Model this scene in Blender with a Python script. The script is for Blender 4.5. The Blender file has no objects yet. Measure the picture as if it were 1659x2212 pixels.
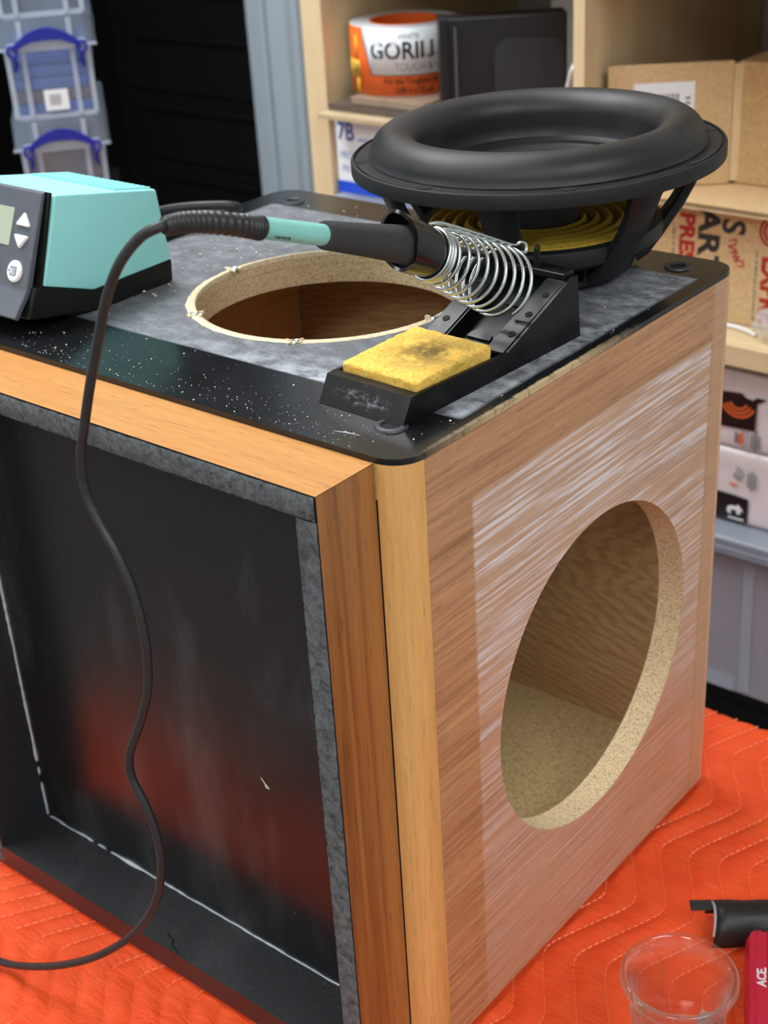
import bpy, bmesh, math, random
from mathutils import Vector, Matrix, noise as mnoise
random.seed(7)
SC = bpy.context.scene
COL = SC.collection
PI = math.pi

# ------------------------------------------------------------------ camera
cd = bpy.data.cameras.new('camera'); cam = bpy.data.objects.new('camera', cd); COL.objects.link(cam)
R0 = (0.77545078, 0.62894986, -0.05566113)      # image right
R1 = (0.2544109, -0.39191448, -0.88412564)      # image down
R2 = (-0.5778851, 0.67143512, -0.46392208)      # view direction
CP = (0.42383, -0.50928, 0.75112)
cam.matrix_world = Matrix(((R0[0], -R1[0], -R2[0], CP[0]), (R0[1], -R1[1], -R2[1], CP[1]), (R0[2], -R1[2], -R2[2], CP[2]), (0, 0, 0, 1)))
cd.sensor_fit = 'HORIZONTAL'; cd.sensor_width = 36; cd.lens = 3124.28 / 1659 * 36
cd.clip_start = .02; cd.clip_end = 30
cd.dof.use_dof = True; cd.dof.focus_distance = .83; cd.dof.aperture_fstop = 14
SC.camera = cam

# ------------------------------------------------------------------ world, lights, exposure
W = bpy.data.worlds.new('world'); SC.world = W; W.use_nodes = True
W.node_tree.nodes['Background'].inputs[0].default_value = (.8, .9, 1, 1)
W.node_tree.nodes['Background'].inputs[1].default_value = .02
LIGHT_POWER = 13.0
LIGHTS = [(-.92, .20, 1.15), (1.35, -.35, .62), (-1.75, -1.60, .8), (.70, -1.90, .9)]
SC.view_settings.view_transform = 'Standard'; SC.view_settings.look = 'None'
SC.view_settings.gamma = 1; SC.view_settings.use_curve_mapping = False
SC.view_settings.exposure = 0.06

# ------------------------------------------------------------------ helpers
def lin(c):
    def f(v):
        v /= 255.0
        return v / 12.92 if v <= .04045 else ((v + .055) / 1.055) ** 2.4
    return (f(c[0]), f(c[1]), f(c[2]), 1)

class NT:
    def __init__(s, name):
        s.m = bpy.data.materials.new(name); s.m.use_nodes = True
        s.t = s.m.node_tree; s.n = s.t.nodes; s.b = s.n['Principled BSDF']; s.tc = None
    def new(s, typ, **kw):
        n = s.n.new(typ)
        for k, v in kw.items(): setattr(n, k, v)
        return n
    def link(s, a, b): s.t.links.new(a, b)
    def put(s, sock, v):
        if hasattr(v, 'is_output') or isinstance(v, bpy.types.NodeSocket): s.link(v, sock)
        else: sock.default_value = v
    def co(s):
        if not s.tc: s.tc = s.new('ShaderNodeTexCoord')
        return s.tc.outputs['Object']
    def map(s, scale, loc=(0, 0, 0), rot=(0, 0, 0)):
        n = s.new('ShaderNodeMapping'); s.link(s.co(), n.inputs[0])
        n.inputs['Scale'].default_value = scale; n.inputs['Location'].default_value = loc; n.inputs['Rotation'].default_value = rot
        return n.outputs[0]
    def noise(s, vec, scale=1, detail=4, rough=.55, dist=0):
        n = s.new('ShaderNodeTexNoise'); s.link(vec, n.inputs['Vector'])
        n.inputs['Scale'].default_value = scale; n.inputs['Detail'].default_value = detail
        n.inputs['Roughness'].default_value = rough; n.inputs['Distortion'].default_value = dist
        return n.outputs['Fac']
    def ramp(s, fac, stops):
        n = s.new('ShaderNodeValToRGB'); s.link(fac, n.inputs[0]); e = n.color_ramp.elements
        while len(e) < len(stops): e.new(.5)
        for i, (p, c) in enumerate(stops):
            e[i].position = p; e[i].color = c if len(c) == 4 else (*c, 1)
        return n.outputs[0]
    def rng(s, v, a, b, c=0, d=1, smooth=False):
        n = s.new('ShaderNodeMapRange', interpolation_type='SMOOTHSTEP' if smooth else 'LINEAR')
        s.put(n.inputs[0], v)
        for i, x in enumerate((a, b, c, d)): n.inputs[i + 1].default_value = x
        return n.outputs[0]
    def math(s, op, a, b=0, clamp=False):
        n = s.new('ShaderNodeMath', operation=op, use_clamp=clamp); s.put(n.inputs[0], a); s.put(n.inputs[1], b)
        return n.outputs[0]
    def mul(s, *a):
        r = a[0]
        for x in a[1:]: r = s.math('MULTIPLY', r, x)
        return r
    def mix(s, f, a, b, mode='MIX'):
        n = s.new('ShaderNodeMix', data_type='RGBA', blend_type=mode)
        s.put(n.inputs[0], f); s.put(n.inputs[6], a); s.put(n.inputs[7], b)
        return n.outputs[2]
    def xyz(s):
        n = s.new('ShaderNodeSeparateXYZ'); s.link(s.co(), n.inputs[0]); return n.outputs
    def band(s, v, a, b, soft):
        return s.mul(s.rng(v, a - soft, a + soft), s.rng(v, b - soft, b + soft, 1, 0))
    def bump(s, h, strength=.3, dist=.001):
        n = s.new('ShaderNodeBump'); n.inputs['Strength'].default_value = strength; n.inputs['Distance'].default_value = dist
        s.link(h, n.inputs['Height']); s.link(n.outputs[0], s.b.inputs['Normal'])
    def out(s, col=None, rough=None, metal=None, spec=None):
        if col is not None: s.put(s.b.inputs['Base Color'], col)
        if rough is not None: s.put(s.b.inputs['Roughness'], rough)
        if metal is not None: s.b.inputs['Metallic'].default_value = metal
        if spec is not None: s.b.inputs['Specular IOR Level'].default_value = spec
        return s.m

def plain(name, c, rough=.5, metal=0, spec=.5, var=.12, nscale=60, bump=0, bscale=900, bdist=.0004):
    t = NT(name); v = t.noise(t.co(), nscale, 5)
    a = lin(c); lo = tuple(x * (1 - var) for x in a[:3]) + (1,); hi = tuple(min(1, x * (1 + var)) for x in a[:3]) + (1,)
    col = t.ramp(v, [(.3, lo), (.7, hi)])
    if bump: t.bump(t.noise(t.co(), bscale, 3), bump, bdist)
    return t.out(col, rough, metal, spec)

def scene_link(o, parent):
    COL.objects.link(o)
    if parent: o.parent = parent
    return o

def obj(name, bm, mats, parent=None, smooth=False, off=None, kind=None, label=None):
    me = bpy.data.meshes.new(name)
    if off is None and parent is not None and parent.get('_world'):
        r = parent
        off = Vector(r['_world'])
    if off is not None:
        for v in bm.verts: v.co -= Vector(off)
    bm.to_mesh(me); bm.free()
    for m in (mats if isinstance(mats, (list, tuple)) else [mats]): me.materials.append(m)
    if smooth:
        for p in me.polygons: p.use_smooth = True
        if smooth != True: me.set_sharp_from_angle(angle=smooth)
    o = bpy.data.objects.new(name, me); scene_link(o, parent)
    if parent is not None and parent.get('_world'): o['_world'] = list(parent['_world'])
    if kind: o['kind'] = kind
    if label: o['label'] = label
    return o

def thing(name, label, cat, loc=(0, 0, 0), rot=(0, 0, 0), group=None, world=True):
    o = bpy.data.objects.new(name, None); COL.objects.link(o)
    o.location = loc; o.rotation_euler = rot; o.empty_display_size = .05
    o['label'] = label; o['category'] = cat
    if group: o['group'] = group
    if world: o['_world'] = list(loc)      # parts are modelled in room coordinates
    return o

def tag(o, label, cat, group=None):
    o['label'] = label; o['category'] = cat
    if group: o['group'] = group
    return o

def struct(o):
    o['kind'] = 'structure'; return o

def b_box(bm, x0, x1, y0, y1, z0, z1, bev=0, seg=1, M=None):
    vs = bmesh.ops.create_cube(bm, size=1)['verts']
    for v in vs:
        v.co = Vector(((x0 + x1) / 2 + v.co.x * (x1 - x0), (y0 + y1) / 2 + v.co.y * (y1 - y0), (z0 + z1) / 2 + v.co.z * (z1 - z0)))
    if bev:
        es = list({e for v in vs for e in v.link_edges})
        r = bmesh.ops.bevel(bm, geom=es, offset=bev, segments=seg, profile=.5, affect='EDGES')
        vs = list({v for f in r['faces'] for v in f.verts} | {v for v in vs if v.is_valid})
    if M is not None:
        for v in vs: v.co = M @ v.co
    return vs

def box(name, x0, x1, y0, y1, z0, z1, mats, parent=None, bev=0, seg=2, M=None, **k):
    bm = bmesh.new(); b_box(bm, x0, x1, y0, y1, z0, z1, bev, seg, M)
    return obj(name, bm, mats, parent, **k)

def b_lathe(bm, prof, n=64, a0=0, a1=2 * PI, M=None, closed=False):
    full = abs(a1 - a0 - 2 * PI) < 1e-6; cnt = n if full else n + 1; rings = []
    for i in range(cnt):
        a = a0 + (a1 - a0) * i / n; c, s = math.cos(a), math.sin(a); ring = []
        for r, z in prof:
            p = Vector((r * c, r * s, z)); ring.append(bm.verts.new(M @ p if M is not None else p))
        rings.append(ring)
    m = len(prof)
    for i in range(n):
        A, B = rings[i], rings[(i + 1) % cnt]
        for j in range(m if closed else m - 1):
            q = [A[j], B[j], B[(j + 1) % m], A[(j + 1) % m]]
            try: bm.faces.new(q)
            except ValueError: pass
    bmesh.ops.remove_doubles(bm, verts=[v for r in rings for v in r if v.is_valid], dist=1e-7)
    bmesh.ops.recalc_face_normals(bm, faces=bm.faces)

def lathe(name, prof, mats, parent=None, n=64, M=None, closed=False, smooth=.6, **k):
    bm = bmesh.new(); b_lathe(bm, prof, n, M=M, closed=closed)
    return obj(name, bm, mats, parent, smooth=smooth, **k)

def catmull(pts, sub=8):
    P = [Vector(p) for p in pts]; P = [2 * P[0] - P[1]] + P + [2 * P[-1] - P[-2]]; out = []
    for i in range(1, len(P) - 2):
        for s in range(sub):
            t = s / sub; a, b, c, d = P[i - 1:i + 3]
            out.append(.5 * ((2 * b) + (c - a) * t + (2 * a - 5 * b + 4 * c - d) * t * t + (3 * b - a - 3 * c + d) * t ** 3))
    out.append(P[-2]); return out

def b_tube(bm, pts, rad, n=10, caps=True, flat=None):
    P = [Vector(p) for p in pts]; up = None; rings = []
    for i, p in enumerate(P):
        t = (P[min(i + 1, len(P) - 1)] - P[max(i - 1, 0)]).normalized()
        if up is None:
            up = t.orthogonal().normalized()
        up = (up - t * up.dot(t)).normalized(); w = t.cross(up)
        r = rad[i] if isinstance(rad, (list, tuple)) else rad
        rings.append([bm.verts.new(p + r * (math.cos(2 * PI * j / n) * up + math.sin(2 * PI * j / n) * w)) for j in range(n)])
    for A, B in zip(rings, rings[1:]):
        for j in range(n): bm.faces.new([A[j], A[(j + 1) % n], B[(j + 1) % n], B[j]])
    if caps:
        bm.faces.new(rings[0][::-1]); bm.faces.new(rings[-1])
    bmesh.ops.recalc_face_normals(bm, faces=bm.faces)

def tube(name, pts, rad, mats, parent=None, n=10, caps=True, smooth=.9, **k):
    bm = bmesh.new(); b_tube(bm, pts, rad, n, caps)
    return obj(name, bm, mats, parent, smooth=smooth, **k)

def b_prism(bm, poly, fn, a, b):
    """poly: list of 2D points, fn(p, t) -> 3D point; extruded from t=a to t=b"""
    A = [bm.verts.new(fn(p, a)) for p in poly]; B = [bm.verts.new(fn(p, b)) for p in poly]; n = len(poly)
    bm.faces.new(A[::-1]); bm.faces.new(B)
    for i in range(n): bm.faces.new([A[i], A[(i + 1) % n], B[(i + 1) % n], B[i]])
    bmesh.ops.recalc_face_normals(bm, faces=bm.faces)

XY = lambda p, t: Vector((p[0], p[1], t))
YZ = lambda p, t: Vector((t, p[0], p[1]))
XZ = lambda p, t: Vector((p[0], t, p[1]))

def prism(name, poly, fn, a, b, mats, parent=None, bev=0, seg=2, **k):
    bm = bmesh.new(); b_prism(bm, poly, fn, a, b)
    if bev: bmesh.ops.bevel(bm, geom=list(bm.edges), offset=bev, segments=seg, profile=.5, affect='EDGES')
    return obj(name, bm, mats, parent, **k)

def rrect(x0, x1, y0, y1, r, n=8):
    out = []
    for cx, cy, a in ((x1 - r, y1 - r, 0), (x0 + r, y1 - r, 90), (x0 + r, y0 + r, 180), (x1 - r, y0 + r, 270)):
        for i in range(n + 1):
            t = math.radians(a + 90 * i / n); out.append((cx + r * math.cos(t), cy + r * math.sin(t)))
    return out

def b_holed(bm, outer, c, r0, r1, fn, a, b, n=96, mi=0, mh=1):
    """plate with a round hole: outline 'outer' (star-shaped about c), hole radius r0 at level a, r1 at level b"""
    angs = sorted({round(math.atan2(p[1] - c[1], p[0] - c[0]) % (2 * PI), 5) for p in outer} | {round(2 * PI * i / n, 5) for i in range(n)})
    def hit(t):
        d = (math.cos(t), math.sin(t)); best = 0
        for i in range(len(outer)):
            p, q = outer[i], outer[(i + 1) % len(outer)]
            ex, ey = q[0] - p[0], q[1] - p[1]; det = d[0] * -ey + d[1] * ex
            if abs(det) < 1e-12: continue
            wx, wy = p[0] - c[0], p[1] - c[1]
            s = (wx * -ey + wy * ex) / det; u = (d[0] * wy - d[1] * wx) / det
            if s > 0 and -1e-4 <= u <= 1.0001: best = max(best, s)
        return (c[0] + d[0] * best, c[1] + d[1] * best)
    O = [hit(t) for t in angs]; m = len(angs)
    def circ(r): return [(c[0] + r * math.cos(t), c[1] + r * math.sin(t)) for t in angs]
    Oa = [bm.verts.new(fn(p, a)) for p in O]; Ob = [bm.verts.new(fn(p, b)) for p in O]
    Ia = [bm.verts.new(fn(p, a)) for p in circ(r0)]; Ib = [bm.verts.new(fn(p, b)) for p in circ(r1)]
    for i in range(m):
        j = (i + 1) % m
        for q, k in (([Oa[i], Oa[j], Ia[j], Ia[i]], mi), ([Ob[i], Ib[i], Ib[j], Ob[j]], mi), ([Oa[i], Ob[i], Ob[j], Oa[j]], mi), ([Ia[i], Ia[j], Ib[j], Ib[i]], mh)):
            f = bm.faces.new(q); f.material_index = k
    bmesh.ops.recalc_face_normals(bm, faces=bm.faces)

def text(name, body, size, mat, M, parent=None, ext=.00015, wrap=None, squash=1.0, bold=0):
    cu = bpy.data.curves.new(name, 'FONT'); cu.body = body; cu.size = size; cu.extrude = ext; cu.resolution_u = 3
    cu.align_x = 'CENTER'; cu.align_y = 'CENTER'; cu.offset = bold
    o = bpy.data.objects.new(name + '_tmp', cu); COL.objects.link(o)
    me = bpy.data.meshes.new_from_object(o.evaluated_get(bpy.context.evaluated_depsgraph_get()))
    bpy.data.objects.remove(o); bpy.data.curves.remove(cu)
    bm = bmesh.new(); bm.from_mesh(me); bpy.data.meshes.remove(me)
    for v in bm.verts:
        v.co.x *= squash
        v.co = wrap(v.co) if wrap else M @ v.co
    return obj(name, bm, mat, parent)

def facing(origin, xdir, ydir):
    x = Vector(xdir).normalized(); y = Vector(ydir).normalized(); z = x.cross(y); o = Vector(origin)
    return Matrix(((x.x, y.x, z.x, o.x), (x.y, y.y, z.y, o.y), (x.z, y.z, z.z, o.z), (0, 0, 0, 1)))

def flat(name, poly, M, mat, parent, ext=.0003):
    bm = bmesh.new(); b_prism(bm, poly, lambda p, t: M @ Vector((p[0], p[1], t)), 0, ext)
    return obj(name, bm, mat, parent)
def rect(w, h, cx=0, cy=0): return [(cx - w / 2, cy - h / 2), (cx + w / 2, cy - h / 2), (cx + w / 2, cy + h / 2), (cx - w / 2, cy + h / 2)]
def disc(r, n=32, cx=0, cy=0): return [(cx + r * math.cos(2 * PI * i / n), cy + r * math.sin(2 * PI * i / n)) for i in range(n)]

# ------------------------------------------------------------------ materials
H = .43; BD = .3695; BW = .4190; CR = .018; FP = .0456; FT = .0158

def wood(name, grain, light, dark, streak=1.0, rough=.42, pores=.5, seed=0, bump=.15, white=None, spec=.5, across=34, along=2.2, facross=420, fal=14):
    """grain: axis index the grain runs along"""
    t = NT(name)
    def sc(al, ac): v = [ac] * 3; v[grain] = al; return tuple(v)
    big = t.noise(t.map(sc(along, across), (seed, seed, seed)), 1, 5, .6, .35)
    fine = t.noise(t.map(sc(fal, facross), (seed, 0, 0)), 1, 4, .6)
    pore = t.noise(t.map(sc(70, 900), (0, seed, 0)), 1, 2, .5)
    col = t.ramp(big, [(.32, lin(dark)), (.52, lin(light)), (.75, lin(tuple(min(255, c * 1.05) for c in light)))])
    col = t.mix(.55 * streak, col, t.ramp(fine, [(.3, lin(dark)), (.62, lin(light))]))
    col = t.mix(t.rng(pore, .60, .72, 0, pores), col, lin(tuple(c * .55 for c in dark)))
    if white: col = white(t, col, fine, sc)
    t.bump(fine, bump, .0004)
    return t.out(col, rough, spec=spec)

def side_wear(t, col, fine, sc):
    X = t.xyz(); y = X[1]; z = X[2]
    m = t.mul(t.band(y, .0585, .334, .0015), t.band(z, -.02, .3862, .0015))
    patch = t.noise(t.map((9, 9, 9)), 1, 3, .6)
    s1 = t.noise(t.map((5, 9, 60), (0, 0, .3)), 1, 5, .65)
    s2 = t.noise(t.map((5, 8, 380)), 1, 4, .6)
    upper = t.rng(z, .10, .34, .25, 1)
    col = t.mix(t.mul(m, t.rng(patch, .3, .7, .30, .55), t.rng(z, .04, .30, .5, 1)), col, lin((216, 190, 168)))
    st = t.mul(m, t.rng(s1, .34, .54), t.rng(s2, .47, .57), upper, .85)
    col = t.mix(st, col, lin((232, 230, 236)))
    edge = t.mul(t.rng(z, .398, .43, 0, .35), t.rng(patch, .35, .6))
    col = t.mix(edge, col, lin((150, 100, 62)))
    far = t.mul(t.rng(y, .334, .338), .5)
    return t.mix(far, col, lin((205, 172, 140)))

M = {}
M['oak_x'] = wood('oak_veneer_across', 0, (208, 148, 78), (184, 118, 54), .7, .38)
M['oak_z'] = wood('oak_veneer_upright', 2, (168, 114, 62), (108, 66, 32), .45, .30, seed=3, across=70, along=1.3)
M['oak_trim'] = wood('oak_trim', 2, (226, 176, 108), (196, 140, 78), .8, .36, seed=5, pores=.35)
M['oak_side'] = wood('sanded_side_veneer', 1, (202, 156, 114), (146, 100, 64), 1.25, .40, seed=2, white=side_wear, facross=300, fal=9)
M['oak_side_corner'] = wood('sanded_corner_veneer', 2, (214, 176, 142), (196, 150, 112), .6, .40, seed=4)
M['oak_inner'] = wood('inner_oak_veneer', 0, (192, 152, 104), (150, 108, 64), 1.0, .5, seed=8)
M['oak_inner_y'] = wood('inner_oak_veneer_side', 1, (214, 162, 102), (176, 122, 70), 1.0, .5, seed=8)

def cathedral():
    t = NT('inner_cathedral_veneer')
    w = t.new('ShaderNodeTexWave', wave_type='RINGS', rings_direction='Y'); t.link(t.map((2.0, 1, 9), (-.9, 0, -1.6)), w.inputs[0])
    w.inputs['Scale'].default_value = 7.5; w.inputs['Distortion'].default_value = 9; w.inputs['Detail'].default_value = 4
    w.inputs['Detail Scale'].default_value = 1.2
    f = t.noise(t.map((16, 1, 300)), 1, 4)
    col = t.ramp(w.outputs['Fac'], [(.2, lin((186, 146, 98))), (.6, lin((212, 174, 126)))])
    col = t.mix(.45, col, t.ramp(f, [(.3, lin((150, 108, 66))), (.65, lin((198, 160, 112)))]))
    return t.out(col, .55)
M['oak_back'] = cathedral()

def particle(name, c, dark, sc=700, dots=.5, rough=.85):
    t = NT(name); a = t.noise(t.co(), sc, 4, .7); b = t.noise(t.co(), sc * .35, 3)
    col = t.ramp(a, [(.36, lin(dark)), (.5, lin(c)), (.7, lin(tuple(min(255, x * 1.07) for x in c)))])
    col = t.mix(t.rng(b, .3, .7, 0, .25), col, lin(tuple(x * .86 for x in c)))
    t.bump(a, .35, .0006)
    return t.out(col, rough, spec=.2)
M['chip'] = particle('raw_particleboard', (224, 200, 158), (150, 124, 92))
M['chip_edge'] = particle('worn_particleboard_edge', (238, 222, 188), (205, 182, 140), 500)
M['mdf'] = particle('mdf_floor', (190, 164, 116), (150, 126, 84), 420)

def plate_mat():
    t = NT('black_laminate_plate'); X = t.xyz(); x, y = X[0], X[1]
    w1 = t.noise(t.map((6, 6, 6)), 1, 3); wob = t.math('MULTIPLY', t.math('SUBTRACT', w1, .5), .006)
    m = t.mul(t.band(t.math('ADD', x, wob), -.395, -.0105, .002), t.band(t.math('ADD', y, wob), .0610, .329, .0012))
    n1 = t.noise(t.map((60, 90, 60)), 1, 8, .72); n2 = t.noise(t.map((340, 420, 340)), 1, 3, .6)
    grey = t.ramp(n1, [(.28, lin((80, 83, 88))), (.5, lin((108, 112, 118))), (.74, lin((142, 147, 153)))])
    grey = t.mix(t.rng(n2, .5, .75, 0, .5), grey, lin((60, 63, 68)))
    edge = t.mul(t.math('MAXIMUM', t.rng(x, -.06, -.014), t.mul(t.rng(y, .10, .064), t.rng(x, -.25, -.11))), t.rng(n1, .40, .62))
    grey = t.mix(t.math('MULTIPLY', edge, .75), grey, lin((196, 204, 214)))
    dust = t.noise(t.map((900, 900, 900)), 1, 2); base = t.ramp(t.noise(t.map((30, 30, 30)), 1, 5), [(.35, lin((16, 18, 20))), (.7, lin((30, 32, 35)))])
    base = t.mix(t.rng(dust, .70, .78, 0, .8), base, lin((150, 155, 160)))
    worn = t.mul(t.rng(t.math('ADD', x, t.math('MULTIPLY', t.math('SUBTRACT', n1, .5), .004)), -.0035, -.0018), t.band(y, .05, .2, .04), t.rng(n1, .3, .5))
    col = t.mix(m, base, grey); col = t.mix(worn, col, lin((205, 180, 140)))
    t.bump(n2, .12, .0003)
    return t.out(col, t.rng(m, 0, 1, .20, .62), spec=.4)
M['plate'] = plate_mat()

def black_scuffed(name, c=(30, 30, 31), rough=.28, dust=.5, sc=420, bump=.25):
    t = NT(name); a = t.noise(t.co(), sc, 5, .65); b = t.noise(t.map((14, 14, 5)), 1, 4, .6); d = t.noise(t.co(), 420, 2)
    col = t.ramp(a, [(.35, lin(tuple(x * .8 for x in c))), (.7, lin(tuple(x * 1.35 for x in c)))])
    col = t.mix(t.rng(b, .50, .8, 0, .30 * dust), col, lin((120, 122, 124)))
    col = t.mix(t.rng(d, .74, .79, 0, dust), col, lin((150, 148, 140)))
    t.bump(a, bump, .0004)
    return t.out(col, rough, spec=.5)
M['baffle'] = black_scuffed('black_baffle_paint', (28, 29, 30), .21, 1.0, 380, .30)
M['recess'] = black_scuffed('black_recess_paint', (34, 37, 40), .6, .6, 340, .9)
M['lip'] = black_scuffed('black_lip_laminate', (44, 38, 40), .30, .2)

def residue():
    t = NT('grey_adhesive_residue'); a = t.noise(t.map((170, 170, 170)), 1, 6, .75, .4); b = t.noise(t.map((900, 900, 900)), 1, 3); c = t.noise(t.map((24, 24, 24)), 1, 4)
    col = t.ramp(a, [(.30, lin((26, 27, 28))), (.42, lin((82, 86, 88))), (.62, lin((112, 116, 118))), (.8, lin((150, 152, 150)))])
    col = t.mix(t.rng(b, .6, .8, 0, .6), col, lin((170, 168, 160)))
    col = t.mix(t.rng(c, .6, .75, 0, .6), col, lin((46, 48, 50)))
    t.bump(a, .9, .001)
    return t.out(col, .9, spec=.2)
M['residue'] = residue()
M['residue_edge'] = plain('black_rim_paint', (22, 22, 23), .5)
M['glue'] = plain('white_glue', (196, 205, 214), .4, var=.15, nscale=200)
M['dark_gap'] = plain('gap_black', (14, 12, 10), .9)
M['grommet'] = plain('black_rubber_washer', (52, 56, 62), .45, var=.2, nscale=200)
M['void'] = plain('hole_black', (6, 6, 7), .8)
M['zinc'] = plain('zinc_steel', (205, 214, 216), .27, 1, var=.08, nscale=300)
M['basket'] = plain('black_powder_coat', (26, 28, 31), .5, spec=.35, var=.12, nscale=400, bump=.2, bscale=1600, bdist=.0002)
def rubber():
    t = NT('black_surround_rubber'); a = t.noise(t.map((13, 13, 13)), 1, 4, .6); b = t.noise(t.co(), 500, 3)
    col = t.ramp(a, [(.4, lin((26, 28, 31))), (.72, lin((46, 48, 51)))])
    col = t.mix(t.rng(b, .72, .8, 0, .6), col, lin((120, 120, 118)))
    return t.out(col, t.rng(a, .35, .7, .42, .62), spec=.5)
M['rubber'] = rubber()
M['cone'] = plain('black_cone', (28, 29, 31), .55, var=.1, spec=.35)
M['spider'] = particle('yellow_spider_cloth', (206, 172, 62), (150, 120, 36), 900)
M['former'] = plain('voice_coil_former', (42, 42, 42), .55, bump=.5, bscale=700)
M['teal'] = plain('teal_plastic', (158, 236, 236), .42, var=.02, nscale=30, bump=.12, bscale=2500, bdist=.0001)
M['teal_grip'] = plain('teal_collar_plastic', (142, 214, 206), .35, var=.02)
M['anthracite'] = plain('anthracite_plastic', (86, 92, 102), .5, var=.07, nscale=120, bump=.15, bscale=2200, bdist=.0001)
M['black_plastic'] = plain('black_plastic', (20, 21, 22), .45, spec=.3, var=.15, nscale=90, bump=.12, bscale=2000, bdist=.0001)
M['lcd'] = plain('lcd_grey_green', (180, 192, 172), .15, var=.02)
M['button'] = plain('white_button_plastic', (236, 238, 240), .4, var=.02)
M['icon'] = plain('slate_blue_print', (84, 108, 130), .6, var=.02)
M['cord'] = plain('black_cord_rubber', (42, 42, 43), .42, var=.15, nscale=300)
M['foam'] = plain('black_foam_grip', (56, 57, 59), .95, var=.25, nscale=900, bump=1, bscale=1400, bdist=.0005)
M['bakelite'] = plain('black_bakelite', (22, 21, 21), .18, var=.1)
M['steel'] = plain('dull_steel', (150, 146, 140), .35, 1)
def stand_mat():
    t = NT('worn_black_stand_metal'); a = t.noise(t.map((28, 28, 28)), 1, 6, .7, .4); b = t.noise(t.co(), 240, 3)
    col = t.ramp(a, [(.42, lin((11, 11, 12))), (.64, lin((27, 28, 30))), (.82, lin((88, 90, 92)))])
    col = t.mix(t.rng(b, .68, .8, 0, .5), col, lin((110, 112, 114)))
    X = t.xyz(); wn = t.noise(t.map((150, 1, 420)), 1, 4, .7); wb = t.noise(t.map((40, 1, 90)), 1, 3)
    wear = t.mul(t.rng(X[1], .0056, .0046), t.band(X[0], -.022, .016, .004), t.band(X[2], .0035, .0105, .0015), t.rng(wn, .48, .62), t.rng(wb, .38, .6))
    col = t.mix(t.math('MULTIPLY', wear, .7), col, lin((150, 154, 160)))
    return t.out(col, .30, spec=.22)
M['stand'] = stand_mat()
def sponge():
    t = NT('yellow_sponge'); X = t.xyz(); a = t.noise(t.co(), 420, 4, .7); b = t.noise(t.co(), 55, 5, .7)
    col = t.ramp(a, [(.3, lin((236, 172, 60))), (.5, lin((252, 208, 100))), (.75, lin((255, 228, 140)))])
    n = t.new('ShaderNodeVectorMath', operation='DISTANCE'); t.link(t.co(), n.inputs[0]); n.inputs[1].default_value = (.004, .006, .012)
    burn = t.mul(t.rng(n.outputs['Value'], .006, .034, 1, 0), t.rng(b, .34, .52), t.rng(X[2], .006, .0085))
    col = t.mix(t.math('MULTIPLY', burn, .88), col, lin((74, 60, 40)))
    t.bump(a, 1, .0015)
    return t.out(col, .9, spec=.2)
M['sponge'] = sponge()

def quilt():
    t = NT('orange_blanket_cloth'); a = t.noise(t.co(), 26, 5, .6); b = t.noise(t.co(), 1500, 2); c = t.noise(t.map((50, 160, 50), rot=(0, 0, .6)), 1, 4, .6, .5)
    col = t.ramp(a, [(.3, lin((240, 76, 28))), (.7, lin((250, 94, 42)))])
    col = t.mix(t.rng(c, .55, .75, 0, .25), col, lin((248, 112, 72)))
    t.bump(t.math('ADD', t.math('MULTIPLY', c, 2), t.math('MULTIPLY', b, .25)), .5, .0018)
    return t.out(col, .62, spec=.35)
M['quilt'] = quilt()
M['thread'] = plain('pale_orange_thread', (255, 158, 122), .7, var=.05)

M['birch'] = wood('birch_panel', 2, (224, 203, 162), (213, 189, 146), .35, .5, .15, seed=1, bump=.05)
M['birch_x'] = wood('birch_board', 0, (224, 203, 162), (213, 189, 146), .35, .5, .15, seed=1, bump=.05)
M['card'] = particle('cardboard', (216, 186, 142), (202, 170, 124), 300, rough=.8)
M['card_dark'] = particle('brown_cardboard', (198, 164, 116), (184, 150, 102), 300, rough=.8)
M['card_edge'] = plain('cut_cardboard_edge', (226, 200, 158), .9)
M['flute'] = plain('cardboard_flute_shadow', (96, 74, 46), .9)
M['print_red'] = plain('red_carton_print', (176, 42, 34), .7, var=.25, nscale=250)
M['print_black'] = plain('black_carton_print', (44, 44, 46), .7, var=.25, nscale=250)
M['print_grey'] = plain('grey_print', (120, 122, 126), .7)
M['marker_red'] = plain('red_marker_ink', (190, 48, 52), .6)
M['white_card'] = plain('white_card', (236, 242, 248), .5, var=.02)
M['blue_band'] = plain('blue_print', (22, 74, 206), .5, var=.03)
M['navy'] = plain('navy_print', (54, 80, 164), .6)
M['pale_navy'] = plain('pale_blue_print', (146, 166, 208), .6)
M['label_white'] = plain('white_label_paper', (238, 243, 248), .45, var=.02)
M['tape_orange'] = plain('orange_label', (238, 106, 34), .4, var=.03)
M['tape_white'] = plain('white_tape', (226, 234, 240), .35, var=.03)
M['tape_black'] = plain('label_black_ink', (26, 26, 28), .5)
M['tape_yellow'] = plain('label_yellow', (226, 178, 60), .45)
M['case_black'] = plain('black_case_plastic', (30, 31, 34), .38, var=.15)
M['case_panel'] = plain('charcoal_panel', (44, 46, 52), .6, var=.08)
M['sheet_brown'] = plain('grey_brown_panel', (146, 128, 110), .3, var=.12)
M['sheet_dark'] = plain('dark_bronze_acrylic', (92, 80, 72), .18, var=.12)
M['sheet_tan'] = plain('tan_panel', (192, 174, 140), .35, var=.1)
M['pack_white'] = plain('white_film_pack', (226, 218, 220), .32, var=.03)
M['pack_black'] = plain('black_pack_print', (22, 22, 26), .35)
M['pack_orange'] = plain('orange_pack_print', (226, 106, 54), .4)
M['lid_grey'] = plain('grey_bin_lid', (134, 142, 154), .4, var=.03)
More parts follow.
